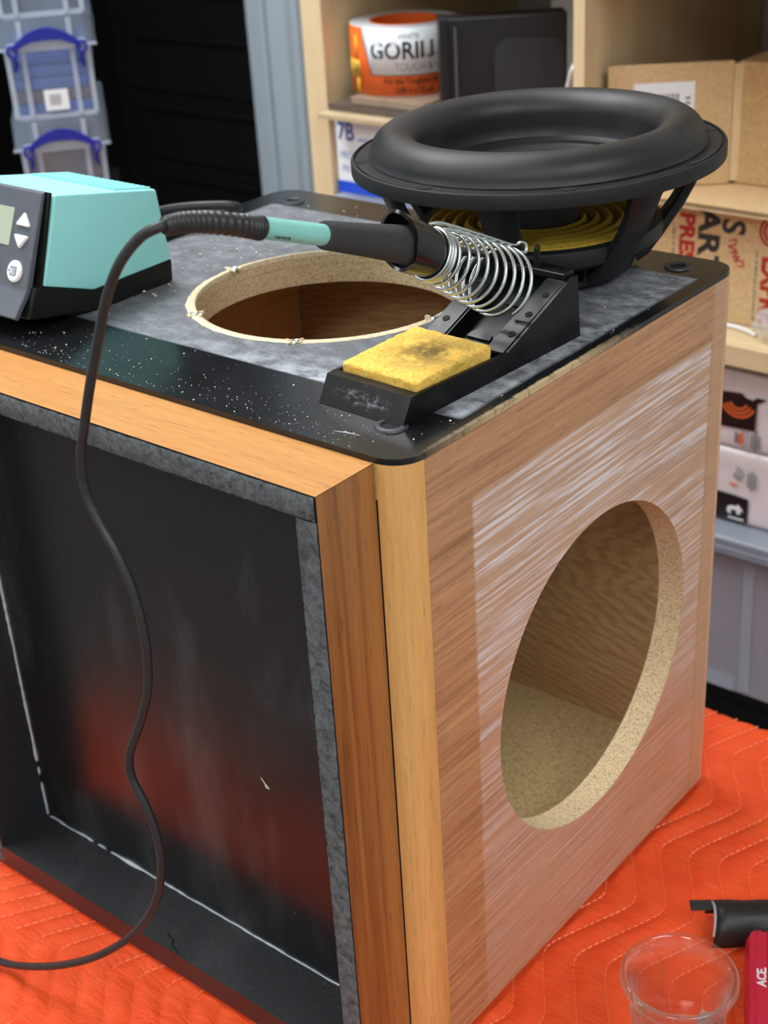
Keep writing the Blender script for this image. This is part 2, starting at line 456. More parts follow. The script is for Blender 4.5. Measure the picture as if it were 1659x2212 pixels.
M['paint_wall'] = plain('wall_paint', (212, 213, 210), .8, var=.02, nscale=8)
M['paint_trim'] = plain('grey_trim_paint', (154, 168, 180), .5, var=.03, nscale=20)
M['paint_ceiling'] = plain('ceiling_paint', (235, 235, 232), .9, var=.02)
M['floor'] = plain('grey_floor', (118, 112, 106), .6, var=.1, nscale=12)
M['black_paint'] = plain('black_enamel', (7, 7, 8), .7, var=.1, spec=.2)
M['dark_room'] = plain('dark_room_shade', (12, 12, 13), .9, var=.1)  # lack of light in the far room put into the wall colour
M['dark_red'] = plain('dark_red_box', (44, 10, 12), .6)  # red darkened in its colour for the unlit room
M['table'] = plain('table_wood', (120, 90, 62), .6)
M['blue_handle'] = plain('royal_blue_plastic', (24, 40, 150), .35, var=.04)
M['blue_stuff'] = plain('blue_folded_cloth', (58, 98, 186), .8, var=.25, nscale=40)
M['brown_stuff'] = plain('brown_contents', (104, 82, 72), .8, var=.3, nscale=40)
M['grey_stuff'] = plain('slate_contents', (76, 82, 96), .8, var=.3, nscale=40)
M['gold'] = plain('brass', (206, 164, 60), .22, 1)
M['red_handle'] = plain('red_plastic', (206, 34, 66), .36, var=.05, nscale=40, bump=.2, bscale=1800, bdist=.0002)
M['nylon'] = plain('black_nylon', (26, 26, 27), .45, var=.3, nscale=200, bump=.3, bscale=700)
M['chips'] = plain('pale_sawdust', (236, 224, 200), .9, var=.15, nscale=300)
M['crumb'] = plain('grey_dust', (170, 172, 172), .9)

def glass(name, c=(255, 255, 255), rough=0.0, ior=1.45):
    t = NT(name); v = t.noise(t.co(), 90, 2)
    t.b.inputs['Transmission Weight'].default_value = 1; t.b.inputs['IOR'].default_value = ior
    return t.out(t.ramp(v, [(.2, tuple(x * .985 for x in lin(c)[:3]) + (1,)), (.8, lin(c))]), rough)
def thin_glass():
    t = NT('clear_glass'); tr = t.new('ShaderNodeBsdfTransparent'); gl = t.new('ShaderNodeBsdfGlossy'); fr = t.new('ShaderNodeLayerWeight'); mx = t.new('ShaderNodeMixShader')
    v = t.noise(t.co(), 60, 2); t.link(t.ramp(v, [(.2, (.965, .985, .98, 1)), (.8, (.98, .995, .99, 1))]), tr.inputs[0])
    gl.inputs['Roughness'].default_value = .03; fr.inputs[0].default_value = .5
    t.put(mx.inputs[0], t.math('ADD', t.math('MULTIPLY', t.math('POWER', fr.outputs['Facing'], 2.2), .9), .06)); t.link(tr.outputs[0], mx.inputs[1]); t.link(gl.outputs[0], mx.inputs[2])
    df = t.new('ShaderNodeBsdfTranslucent'); df.inputs[0].default_value = (.86, .92, .90, 1); m2 = t.new('ShaderNodeMixShader')  # whitish rim highlights put in as pale colour at grazing angles
    t.put(m2.inputs[0], t.math('MULTIPLY', t.math('POWER', fr.outputs['Facing'], 4), .55)); t.link(mx.outputs[0], m2.inputs[1]); t.link(df.outputs[0], m2.inputs[2])
    t.n.remove(t.b); t.link(m2.outputs[0], t.n['Material Output'].inputs[0]); return t.m
M['glass'] = thin_glass()

def film(name, c, rough, trans):
    """thin translucent polypropylene wall: light passes straight through part of it, the rest is a milky surface"""
    t = NT(name); tr = t.new('ShaderNodeBsdfTransparent'); mx = t.new('ShaderNodeMixShader'); v = t.noise(t.co(), 14, 3)
    t.out(t.ramp(v, [(.3, tuple(x * .94 for x in lin(c)[:3]) + (1,)), (.7, lin(c))]), rough)
    t.put(mx.inputs[0], t.rng(v, .2, .8, trans - .06, trans + .06)); t.link(t.b.outputs[0], mx.inputs[1]); t.link(tr.outputs[0], mx.inputs[2])
    t.link(mx.outputs[0], t.n['Material Output'].inputs[0]); return t.m
M['poly'] = film('translucent_polypropylene', (186, 208, 236), .3, .84)
M['poly_rib'] = film('thick_polypropylene', (206, 220, 236), .35, .55)
M['poly_bin'] = film('smoky_polypropylene', (176, 176, 188), .35, .22)
M['poly_clear'] = film('clear_plastic', (226, 232, 236), .12, .72)

# ------------------------------------------------------------------ the room
FZ = -.75; CZ = 1.75; WX0 = -3.0; WX1 = 2.2; WY0 = -2.9; WY = 1.145
struct(box('floor', WX0 - .1, WX1 + .1, WY0 - .1, 3.1, FZ - .1, FZ, M['floor']))
struct(box('ceiling', WX0 - .1, WX1 + .1, WY0 - .1, 3.1, CZ, CZ + .1, M['paint_ceiling']))
struct(box('wall_left', WX0 - .1, WX0, WY0, WY, FZ, CZ, M['paint_wall']))
struct(box('wall_right', WX1, WX1 + .1, WY0, WY, FZ, CZ, M['paint_wall']))
struct(box('wall_front', WX0, WX1, WY0 - .1, WY0, FZ, CZ, M['paint_wall']))
DX0, DX1, DH = -2.25, -1.20, 1.32
def wall_back():
    bm = bmesh.new()
    b_box(bm, DX1, WX1 + .1, WY, WY + .11, FZ, CZ); b_box(bm, WX0 - .1, DX0, WY, WY + .11, FZ, CZ); b_box(bm, DX0, DX1, WY, WY + .11, DH, CZ)
    return obj('wall_back', bm, M['paint_wall'])
struct(wall_back())
# door casing, a moulded profile
def casing(x, sgn):
    pr = [(0, 0), (0, -.012), (.050, -.032), (.056, -.032), (.056, -.026), (.094, -.026), (.099, -.018), (.110, -.018), (.110, 0)]
    return [(x + sgn * u, WY + v) for u, v in pr]
bm = bmesh.new(); b_prism(bm, casing(DX1 - .004, 1), XY, FZ, DH + .08); b_prism(bm, casing(DX0 + .004, -1), XY, FZ, DH + .08)
b_box(bm, DX0 - .1, DX1 + .1, WY - .026, WY, DH, DH + .10)
struct(obj('trim_1', bm, M['paint_trim']))
# the unlit room beyond the doorway, its darkness put into near-black surfaces
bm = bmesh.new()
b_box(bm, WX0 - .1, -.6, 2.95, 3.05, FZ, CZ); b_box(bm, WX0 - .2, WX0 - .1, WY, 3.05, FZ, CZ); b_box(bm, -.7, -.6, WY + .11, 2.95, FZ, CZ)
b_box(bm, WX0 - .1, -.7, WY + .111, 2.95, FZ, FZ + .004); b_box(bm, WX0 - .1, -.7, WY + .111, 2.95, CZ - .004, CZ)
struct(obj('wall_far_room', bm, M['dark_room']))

# ceiling lamps
def lamp_mat(k):
    t = NT('lamp_diffuser'); v = t.noise(t.co(), 3, 2)
    e = t.b.inputs['Emission Color']; t.link(t.ramp(v, [(.2, (.95, .975, 1, 1)), (.8, (.97, .985, 1, 1))]), e)
    t.b.inputs['Emission Strength'].default_value = LIGHT_POWER * k
    return t.out((.9, .9, .9, 1), .5)
M['lamp_frame'] = plain('white_lamp_frame', (235, 236, 238), .4)
names = ['over the clear storage boxes', 'over the jar and the red tool', 'behind the photographer on the left', 'behind the photographer on the right']
for (lx, ly, lw), nm in zip(LIGHTS, names):
    t = thing('ceiling_light', 'flat white ceiling light panel ' + nm, 'light', (lx, ly, CZ), group='ceiling light panels')
    bm = bmesh.new()
    for a in ((lx - .33, lx - .30, ly - .63, ly + .63), (lx + .30, lx + .33, ly - .63, ly + .63), (lx - .30, lx + .30, ly - .63, ly - .60), (lx - .30, lx + .30, ly + .60, ly + .63)):
        b_box(bm, *a, CZ - .03, CZ)
    obj('frame', bm, M['lamp_frame'], t)
    box('diffuser', lx - .30, lx + .30, ly - .60, ly + .60, CZ - .02, CZ - .008, lamp_mat(lw), t)

# ------------------------------------------------------------------ table and quilted blanket
TX0, TX1, TY0, TY1 = -.95, .62, -.146, .452
t = thing('work_table', 'wooden work table hidden under the orange quilted blanket', 'table', ((TX0 + TX1) / 2, (TY0 + TY1) / 2, FZ))
box('table_top', TX0, TX1, TY0, TY1, -.045, -.0075, M['table'], t, bev=.003)
for sx in (TX0 + .04, TX1 - .10):
    for sy in (TY0 + .04, TY1 - .10):
        box('leg', sx, sx + .06, sy, sy + .06, FZ, -.045, M['table'], t)

QS = .0222; QL = .136
def qwave(v):
    c = math.cos(2 * PI * v / QL); return -.0155 * math.asin(.93 * c) / math.asin(.93)
def qv(x, y): return y - .275 - .25 * (x - .03)
def qphase(x, y):
    return (x + .06 * y - qwave(qv(x, y)) * (1 + max(0, -x) * 1.6)) / QS
def qh(x, y):
    flatten = .2 if (-.46 < x < .0 and -.03 < y < .37) else 1
    p = qphase(x, y); puff = abs(math.sin(PI * p)) ** .6
    n = mnoise.noise((x * 45, y * 45, .3)) * .0012 + mnoise.noise((p * 1.2, y * 110, 4)) * .0008
    return -.0050 + (.0030 * puff + n * puff) * flatten
bl = thing('moving_blanket', 'bright orange quilted moving blanket spread under the wooden speaker cabinet', 'blanket', (0, 0, -.007))
bm = bmesh.new(); bx0, bx1, by0, by1 = -.62, .36, -.153, .4565; NXq, NYq = 440, 280
def drape(k): return -.012 - .06 * k
G = []
for j in range(-4, NYq + 5):
    row = []
    for i in range(NXq + 1):
        x = bx0 + (bx1 - bx0) * i / NXq
        y = by0 + (by1 - by0) * min(max(j, 0), NYq) / NYq
        z = qh(x, y)
        e = max(y - (by1 - .012), (by0 + .012) - y)
        if e > 0: z -= e * e / .012 * .5
        if j > NYq: y = by1 + .002 * math.sin(x * 40) + .004; z += drape(j - NYq - 1)
        if j < 0: y = by0 - .002 * math.sin(x * 40) - .004; z += drape(-j - 1)
        row.append(bm.verts.new((x, y, z)))
    G.append(row)
for A, B in zip(G, G[1:]):
    for i in range(NXq): bm.faces.new([A[i], A[i + 1], B[i + 1], B[i]])
obj('quilted_cloth', bm, M['quilt'], bl, smooth=True)
# stitches: short dashes of thread in the quilting furrows
bm = bmesh.new()
def stitch_x(n, y):
    x = n * QS
    for _ in range(12): x = n * QS - .06 * y + qwave(qv(x, y)) * (1 + max(0, -x) * 1.6)
    return x
for n in range(-40, 40):
    v = -.17
    while v < .46:
        pts = [(stitch_x(n, vv), vv) for vv in (v, v + .0036)]
        v += .0052
        (xa, ya), (xb, yb) = pts
        if not (-.45 < xa < .28 and -.15 < ya < .450): continue
        if -.40 < xa < -.01 and .01 < ya < .36: continue
        d = Vector((xb - xa, yb - ya, 0)).normalized(); w = Vector((-d.y, d.x, 0)) * .00045; z = -.0050 + .0012
        q = [bm.verts.new((px + w.x * s, py + w.y * s, z + o)) for px, py in ((xa, ya), (xb, yb)) for s, o in ((-1, -.0008), (0, .0003), (1, -.0008))]
        bm.faces.new([q[0], q[1], q[4], q[3]]); bm.faces.new([q[1], q[2], q[5], q[4]]); bm.faces.new([q[0], q[2], q[1]]); bm.faces.new([q[3], q[4], q[5]]); bm.faces.new([q[0], q[3], q[5], q[2]])
obj('stitching', bm, M['thread'], bl, kind='stuff')

# ------------------------------------------------------------------ speaker cabinet
cab = thing('speaker_cabinet', 'large oak veneered subwoofer cabinet with black top and empty round cutouts', 'speaker cabinet', (0, 0, 0))
TH = (-.2094, .1837); TR = .094          # top cutout
SH = (.1946, .1996); SR = .1155          # side cutout
ZT = H - .0035                            # underside of the laminate plate
# right side panel with its cutout
bm = bmesh.new(); b_holed(bm, [(CR, 0.002), (BD - CR, 0.002), (BD - CR, ZT - .0003), (CR, ZT - .0003)], SH, SR, SR, lambda p, t: Vector((t, p[0], p[1])), 0, -.020)
obj('side_panel', bm, [M['oak_side'], M['chip']], cab, smooth=.5, label='sanded veneer side with a large round cutout')
box('side_panel', -BW, -BW + .018, CR, BD - CR, .002, ZT - .0003, M['oak_inner_y'], cab)
box('back_panel', -BW + .0182, -.0202, BD - .016, BD, .002, ZT - .0205, M['oak_back'], cab)
box('floor_panel', -BW + .0182, -.0202, .019, BD - .0162, .002, .028, M['mdf'], cab)
# laminate top: rounded outline, round cutout with a chamfered raw rim
outline = rrect(-BW, 0, 0, BD, CR + .001, 10)
TC2 = (TH[0] - .0016, TH[1] + .0025); TR2 = .0912     # the cut itself sits a little towards the back of the chipped patch
bm = bmesh.new(); b_holed(bm, outline, TC2, TR2, TR2, XY, H, ZT, n=128)
obj('top_plate', bm, [M['plate'], M['chip_edge']], cab, smooth=.5, label='scuffed black laminate top')
core = [(-BW + .0185, .019), (-.0205, .019), (-.0205, BD - .019), (-BW + .0185, BD - .019)]
bm = bmesh.new(); b_holed(bm, core, TC2, TR2 - .0002, TR2 - .0002, XY, ZT - .0002, ZT - .0060, n=128)
obj('top_core', bm, [M['chip'], M['chip']], cab, smooth=.5)
bm = bmesh.new(); b_holed(bm, core, TC2, TR2 - .0005, TR2 - .0005, XY, ZT - .0063, ZT - .0205, n=128)
obj('top_core', bm, [M['chip'], M['chip']], cab, smooth=.5)
# worn raw rim round the cutout, wide where the laminate has chipped away
bm = bmesh.new(); ring = []
for i in range(220):
    a = 2 * PI * i / 220; ca, sa = math.cos(a), math.sin(a)
    ro = TR + .0004 + .0009 * mnoise.noise((ca * 9, sa * 9, 1)) + .0005 * mnoise.noise((ca * 40, sa * 40, 3)) + .0022 * max(0, math.cos(a - math.radians(215))) ** 3
    O_ = Vector((TH[0] + ro * ca, TH[1] + ro * sa, 0)); d_ = O_ - Vector((*TC2, 0)); u_ = d_.normalized(); I_ = Vector((*TC2, 0)) + u_ * TR2
    if d_.length < TR2 + .0005: O_ = Vector((*TC2, 0)) + u_ * (TR2 + .0005)
    ring.append([bm.verts.new((p.x, p.y, z)) for p, z in ((O_, H + .00005), (O_.lerp(I_, .2), H + .00035), (I_ + u_ * .0002, H + .0002), (I_ - u_ * .0002, H - .001))])
for i in range(220):
    A, B = ring[i], ring[(i + 1) % 220]
    for k in range(3): bm.faces.new([A[k], A[k + 1], B[k + 1], B[k]])
bmesh.ops.recalc_face_normals(bm, faces=bm.faces)
obj('cutout_rim', bm, M['chip_edge'], cab, smooth=True, label='pale chipped particleboard rim of the top cutout')
# t-nuts in the rim
for k in range(6):
    a = math.radians(178 + 60 * k); cx, cy = TH[0] + .0928 * math.cos(a), TH[1] + .0928 * math.sin(a)
    Mt = Matrix.Translation((cx, cy, H + .0002)) @ Matrix.Rotation(a, 4, 'Z')
    tn = lathe('t_nut', [(.0016, -.001), (.0016, .0008), (.0024, .0012), (.0034, .0006), (.0036, -.001)], M['zinc'], cab, n=20, M=Mt)
    bm = bmesh.new()
    for j in range(9):
        r = random.uniform(.003, .0062); b = random.uniform(0, 2 * PI); s = random.uniform(.0007, .0016)
        b_box(bm, -s, s, -s * .6, s * .6, -.0004, random.uniform(.0006, .0014), M=Mt @ Matrix.Translation((r * math.cos(b), r * math.sin(b), 0)) @ Matrix.Rotation(b, 4, 'Z') @ Matrix.Rotation(random.uniform(-.4, .4), 4, 'X'))
    obj('torn_wood', bm, M['chip_edge'], tn)
# washers round the screw holes in the corners
for x, y in ((-.0352, .0345), (-.0336, .3446), (-.3836, .3398), (-.3836, .0345)):
    Mt = Matrix.Translation((x, y, H))
    w = lathe('washer', [(.0056, .0002), (.0058, .0012), (.0066, .0016), (.0088, .0012), (.0095, .0001)], M['grommet'], cab, n=32, M=Mt)
    lathe('screw_hole', [(.0001, .0003), (.0057, .0003)], M['void'], w, n=24, M=Mt)
# rounded corner trims
def corner(cx, cy, a0, mat, name, rad=CR, gap=0.0):
    pts = [(cx + rad * math.cos(math.radians(a0 + 90 * i / 12)), cy + rad * math.sin(math.radians(a0 + 90 * i / 12))) for i in range(13)]
    e = math.radians(a0); f = math.radians(a0 + 90); i = .006
    pts += [(cx + i * math.cos(f), cy + i * math.sin(f)), (cx, cy), (cx + i * math.cos(e), cy + i * math.sin(e))][0:3]
    bm = bmesh.new(); b_prism(bm, pts, XY, .002, ZT - .0002)
    return obj(name, bm, mat, cab, smooth=.6)
corner(-CR - .0004, CR, 270, M['oak_trim'], 'corner_trim')
corner(-BW + CR, CR, 180, M['oak_trim'], 'corner_trim')
corner(-CR, BD - CR, 0, M['oak_side_corner'], 'corner_trim')
corner(-BW + CR, BD - CR, 90, M['oak_side_corner'], 'corner_trim')
# the open black box frame standing out of the front
FX0, FX1 = -BW + CR, -CR - .0014
FZ0, FZ1 = .0018, H - .0036
FY = -FP
def frame_board(verts8, mats, fm):
    """verts8: bottom 4 then top 4 (ccw); faces in order -z +z -y +x +y -x"""
    bm = bmesh.new(); v = [bm.verts.new(p) for p in verts8]
    F = [(3, 2, 1, 0), (4, 5, 6, 7), (0, 1, 5, 4), (1, 2, 6, 5), (2, 3, 7, 6), (3, 0, 4, 7)]
    for f, m in zip(F, fm):
        q = bm.faces.new([v[i] for i in f]); q.material_index = m
    return obj('frame_board', bm, mats, cab)
g = .00025
# right, left (upright), mitred against top and bottom
def upright(xo, xi, outer):
    # outer face at xo, inner at xi
    a, b = (xo, xi)
    bm = bmesh.new()
    y0, y1 = FY, -.0002
    P = {}
    for k, (x, zl, zh) in enumerate(((a, FZ0 + g, FZ1 - g), (b, FZ0 + FT + g, FZ1 - FT - g))):
        for j, y in enumerate((y0, y1)):
            P[k, j, 0] = bm.verts.new((x, y, zl)); P[k, j, 1] = bm.verts.new((x, y, zh))
    for q, m in (([(0, 0, 0), (0, 1, 0), (0, 1, 1), (0, 0, 1)], 0), ([(1, 0, 0), (1, 0, 1), (1, 1, 1), (1, 1, 0)], 2), ([(0, 0, 0), (0, 0, 1), (1, 0, 1), (1, 0, 0)], 1), ([(0, 1, 0), (1, 1, 0), (1, 1, 1), (0, 1, 1)], 2), ([(0, 0, 0), (1, 0, 0), (1, 1, 0), (0, 1, 0)], 2), ([(0, 0, 1), (0, 1, 1), (1, 1, 1), (1, 0, 1)], 2)):
        f = bm.faces.new([P[i] for i in q]); f.material_index = m
    bmesh.ops.recalc_face_normals(bm, faces=bm.faces)
    return obj('frame_board', bm, [M['oak_z'], M['residue_edge'], M['recess']], cab)
def level(zo, zi, matouter, rim):
    bm = bmesh.new(); P = {}
    for k, (z, xl, xh) in enumerate(((zo, FX0 + g, FX1 - g), (zi, FX0 + FT + g, FX1 - FT - g))):
        for j, y in enumerate((FY, -.0002)):
            P[k, j, 0] = bm.verts.new((xl, y, z)); P[k, j, 1] = bm.verts.new((xh, y, z))
    for q, m in (([(0, 0, 0), (0, 1, 0), (0, 1, 1), (0, 0, 1)], 0), ([(1, 0, 0), (1, 0, 1), (1, 1, 1), (1, 1, 0)], 2), ([(0, 0, 0), (0, 0, 1), (1, 0, 1), (1, 0, 0)], 1), ([(0, 1, 0), (1, 1, 0), (1, 1, 1), (0, 1, 1)], 2), ([(0, 0, 0), (1, 0, 0), (1, 1, 0), (0, 1, 0)], 2), ([(0, 0, 1), (0, 1, 1), (1, 1, 1), (1, 0, 1)], 2)):
        f = bm.faces.new([P[i] for i in q]); f.material_index = m
    bmesh.ops.recalc_face_normals(bm, faces=bm.faces)
    return obj('frame_board', bm, [matouter, rim, M['recess']], cab)
fr = upright(FX1, FX1 - FT, 1); fl = upright(FX0, FX0 + FT, 0)
ft = level(FZ1, FZ1 - FT, M['oak_x'], M['residue_edge']); fb = level(FZ0, FZ0 + FT + .003, M['oak_x'], M['lip'])
# ragged strips of dried grey adhesive on the rim
def ragged(name, p0, p1, across, w, parent, seed, n=260):
    bm = bmesh.new(); p0, p1, ac = Vector(p0), Vector(p1), Vector(across); rows = []
    for i in range(n + 1):
        s = i / n; c = p0.lerp(p1, s); k = s * (p1 - p0).length
        e0 = .0009 + .0009 * abs(mnoise.noise((k * 160, seed, 0))) + .0006 * abs(mnoise.noise((k * 600, seed, 2)))
        e1 = w - .0003 - .0016 * max(0, mnoise.noise((k * 260, seed, 5))) - .0007 * abs(mnoise.noise((k * 800, seed, 7)))
        hh = .0007
        rows.append([bm.verts.new(c + ac * u + Vector((0, -dy, 0))) for u, dy in ((e0, .00005), (e0 + .0006, hh * .7), ((e0 + e1) / 2, hh), (e1 - .0006, hh * .7), (e1, .00005))])
    for A, B in zip(rows, rows[1:]):
        for j in range(4): bm.faces.new([A[j], A[j + 1], B[j + 1], B[j]])
    bmesh.ops.recalc_face_normals(bm, faces=bm.faces)
    return obj(name, bm, M['residue'], parent, smooth=True)
ragged('adhesive_residue', (FX0 + .002, FY, FZ1), (FX1 - .0012, FY, FZ1), (0, 0, -1), FT, ft, 1.3)
ragged('adhesive_residue', (FX1, FY, FZ1 - FT + .0005), (FX1, FY, FZ0 + .004), (-1, 0, 0), FT, fr, 4.1)
ragged('adhesive_residue', (FX0, FY, FZ1 - .004), (FX0, FY, FZ0 + .004), (1, 0, 0), FT, fl, 6.1)
# recessed black baffle
box('baffle', FX0 - .001, FX1 + .0017, .0001, .016, FZ0 + .001, ZT - .022, M['baffle'], cab, label='smooth black recessed baffle')
box('front_rail', FX0 - .001, FX1 + .0017, .0001, .018, ZT - .0215, ZT - .0004, M['mdf'], cab)
# glue beads
def bead(p0, p1, parent, seed, r=.0011, gaps=()):
    p0, p1 = Vector(p0), Vector(p1); L = (p1 - p0).length; n = int(L / .0025); bm = bmesh.new(); seg = []
    segs = []; cur = []
    for i in range(n + 1):
        s = i / n
        if any(a < s < b for a, b in gaps):
            if len(cur) > 2: segs.append(cur)
            cur = []; continue
        j = mnoise.noise((s * L * 60, seed, 0)) * .0012
        rr = r * (.75 + .8 * abs(mnoise.noise((s * L * 90, seed, 3)))) + (.0011 * max(0, mnoise.noise((s * L * 26, seed, 8)) - .25) * 3)
        cur.append((p0.lerp(p1, s) + Vector((0, j * .3, j)), rr))
    if len(cur) > 2: segs.append(cur)
    for c in segs:
        rr = [x[1] for x in c]; rr[0] *= .3; rr[-1] *= .3
        b_tube(bm, [x[0] for x in c], rr, 7)
    return obj('glue_bead', bm, M['glue'], parent, smooth=True)
zf = FZ0 + FT + .0032
bead((FX0 + FT + .002, -.0004, zf), (FX1 - FT, -.0004, zf), fb, 1.0, .0008, ((.155, .165), (.20, .206)))
bead((FX0 + FT + .0003, -.0004, zf), (FX0 + FT + .0003, -.0004, .27), fl, 5.0, .0011, ((.14, .16), (.2, .21), (.52, .525)))
# a seam in the recess floor
pts = [(-.211 + .004 * i + .003 * math.sin(i * 1.3), FY + .002 + .0085 * (1 - i / 5), zf + .0001) for i in range(6)]
tube('floor_crack', catmull(pts, 4), .0007, M['dark_gap'], fb, n=6)

# a scratch by the corner washer and two pale splinters stuck to the baffle
tube('scratch', [(-.0585, .0135, H + .0001), (-.0500, .0155, H + .0002), (-.0420, .0166, H + .0001)], [.0001, .0004, .0001], M['glue'], cab, n=6)
for a_, b_ in (((-.1330, -.0004, .1720), (-.1255, -.0007, .1660)), ((-.1300, -.0004, .1670), (-.1265, -.0006, .1655))):
    tube('splinter', [a_, ((a_[0] + b_[0]) / 2, -.0009, (a_[2] + b_[2]) / 2), b_], [.0002, .0005, .0002], M['chip_edge'], cab, n=6)

# ------------------------------------------------------------------ sawdust and crumbs
bm = bmesh.new()
def crumb(bm, x, y, z, s):
    Mt = Matrix.Translation((x, y, z + s * 1.0)) @ Matrix.Rotation(random.uniform(0, 6.3), 4, 'Z') @ Matrix.Rotation(random.uniform(-.5, .5), 4, 'X')
    b_box(bm, -s * random.uniform(.5, 1.3), s * .6, -s * .5, s * .5, -s * .35, s * .35, M=Mt)
for _ in range(520):
    x, y = random.uniform(-.40, -.006), random.uniform(.003, .36)
    if (x - TH[0]) ** 2 + (y - TH[1]) ** 2 < .103 ** 2: continue
    if -.425 < x < -.318 and y < .15: continue
    crumb(bm, x, y, H, random.choice((.0002, .0002, .0003, .0003, .0004, .0007)))
for _ in range(230):                                    # along the front edge
    x = random.uniform(-.33, -.03); y = abs(random.gauss(.012, .014)); crumb(bm, x, y + .001, H, random.choice((.0002, .00025, .0003, .0005)))
for _ in range(26):
    a = random.uniform(2.3, 3.8); r = random.uniform(.108, .14); crumb(bm, TH[0] + r * math.cos(a), TH[1] + r * math.sin(a), H, random.uniform(.0006, .0013))
o = obj('sawdust', bm, M['chips'], None, kind='stuff'); tag(o, 'pale sawdust crumbs scattered over the black cabinet top', 'sawdust')

# ------------------------------------------------------------------ loudspeaker driver
NZ = Vector((-.0224, -.005, 1)).normalized()
drv = thing('speaker_driver', 'black ten inch subwoofer driver with thick rubber surround resting on the cabinet top', 'speaker driver', (-.1174, .3019, H + .0002), world=False)
drv.rotation_mode = 'QUATERNION'; drv.rotation_quaternion = Vector((0, 0, 1)).rotation_difference(NZ)
RO = .125
# flange ring
lathe('flange', [(.1085, .0735), (.1235, .0735), (.1247, .0739), (RO, .0750), (RO, .0822), (.1246, .0831), (.1230, .0834), (.1226, .0818), (.1214, .0818), (.1211, .0830), (.1122, .0832), (.1085, .0826)], M['basket'], drv, n=128, closed=True)
for k in range(8):
    a = math.radians(-69 + 22 + 45 * k); Mt = Matrix.Rotation(a, 4, 'Z') @ Matrix.Translation((.1172, 0, .0833))
    bm = bmesh.new(); b_prism(bm, [(x * .0042, y * .0055) for x, y in disc(1, 20)], lambda p, t: Mt @ Vector((p[0], p[1], t)), -.0004, .0001)
    obj('screw_hole', bm, M['void'], drv)
# rubber surround (half roll)
prof = [(.1126, .0836), (.1122, .0846)]
for i in range(25):
    a = PI * i / 24; prof.append((.0952 + .0160 * math.cos(a), .0862 + .0152 * math.sin(a)))
prof += [(.0789, .0790), (.0785, .0715), (.0777, .0704), (.0718, .0700), (.0710, .0696)]
lathe('surround', prof, M['rubber'], drv, n=160, smooth=True)
lathe('cone', [(.0711, .0698), (.0706, .0676), (.0694, .0668), (.060, .0652), (.045, .0632), (.030, .0618), (.012, .0610), (.0001, .0608)], M['cone'], drv, n=128, smooth=.5)
lathe('cone_underside', [(.1085, .0800), (.092, .0780), (.080, .0685), (.070, .0655), (.050, .0610), (.0280, .0570)], M['black_plastic'], drv, n=96)
lathe('voice_coil_former', [(.0280, .0600), (.0280, .0310), (.0300, .0300), (.0300, .0285)], M['former'], drv, n=64)
# spider: concentric corrugations
prof = []
for i in range(101):
    r = .0285 + (.0760 - .0285) * i / 100; prof.append((r, .0325 + .0019 * math.sin((r - .0285) / (.0760 - .0285) * 2 * PI * 5.5)))
lathe('spider', prof, M['spider'], drv, n=128, smooth=True)
lathe('spider_ring', [(.0755, .0330), (.0800, .0345), (.0838, .0330), (.0850, .0290), (.0835, .0225), (.0770, .0185), (.0730, .0190), (.0735, .0300)], M['basket'], drv, n=128, closed=True)
# base plate with windows and magnet
lathe('magnet', [(.0001, .0020), (.0560, .0020), (.0570, .0035), (.0570, .0200), (.0560, .0210), (.0001, .0210)], M['black_paint'], drv, n=96)
lathe('base_ring', [(.0575, .0016), (.0635, .0016), (.0645, .0026), (.0645, .0045), (.0635, .0055), (.0575, .0055)], M['basket'], drv, n=96, closed=True)
lathe('upper_ring', [(.0580, .0165), (.0700, .0165), (.0772, .0188), (.0772, .0235), (.0580, .0235)], M['basket'], drv, n=96, closed=True)
for k in range(7):
    a = math.radians(-69 + 360 / 7 * k); Mt = Matrix.Rotation(a, 4, 'Z')
    # arm: swept slab from the flange down to the base
    path = [(.1090, .0750, .0155), (.1065, .0680, .0125), (.1010, .0550, .0112), (.0940, .0420, .0108), (.0870, .0320, .0112), (.0800, .0220, .0120), (.0715, .0110, .0125), (.0645, .0062, .0130)]
    bm = bmesh.new(); rows = []
    for i, (r, z, w) in enumerate(path):
        p, q = path[max(0, i - 1)], path[min(len(path) - 1, i + 1)]; d = Vector((q[0] - p[0], q[1] - p[1])).normalized(); nn = Vector((-d.y, d.x)); th = .0036
        rows.append([bm.verts.new(Mt @ Vector((r + nn.x * s * th, t_ * w, z + nn.y * s * th))) for s, t_ in ((-1, -.85), (-1, .85), (-.6, 1), (.6, 1), (1, .85), (1, -.85), (.6, -1), (-.6, -1))])
    for A, B in zip(rows, rows[1:]):
        for j in range(8): bm.faces.new([A[j], A[(j + 1) % 8], B[(j + 1) % 8], B[j]])
    bm.faces.new(rows[0]); bm.faces.new(rows[-1][::-1]); bmesh.ops.recalc_face_normals(bm, faces=bm.faces)
    obj('basket_arm', bm, M['basket'], drv, smooth=.7)
    # post between base ring and upper ring
    bm = bmesh.new(); b_box(bm, .0580, .0640, -.0135, .0135, .004, .018, .001, 1, M=Mt); obj('base_post', bm, M['basket'], drv)

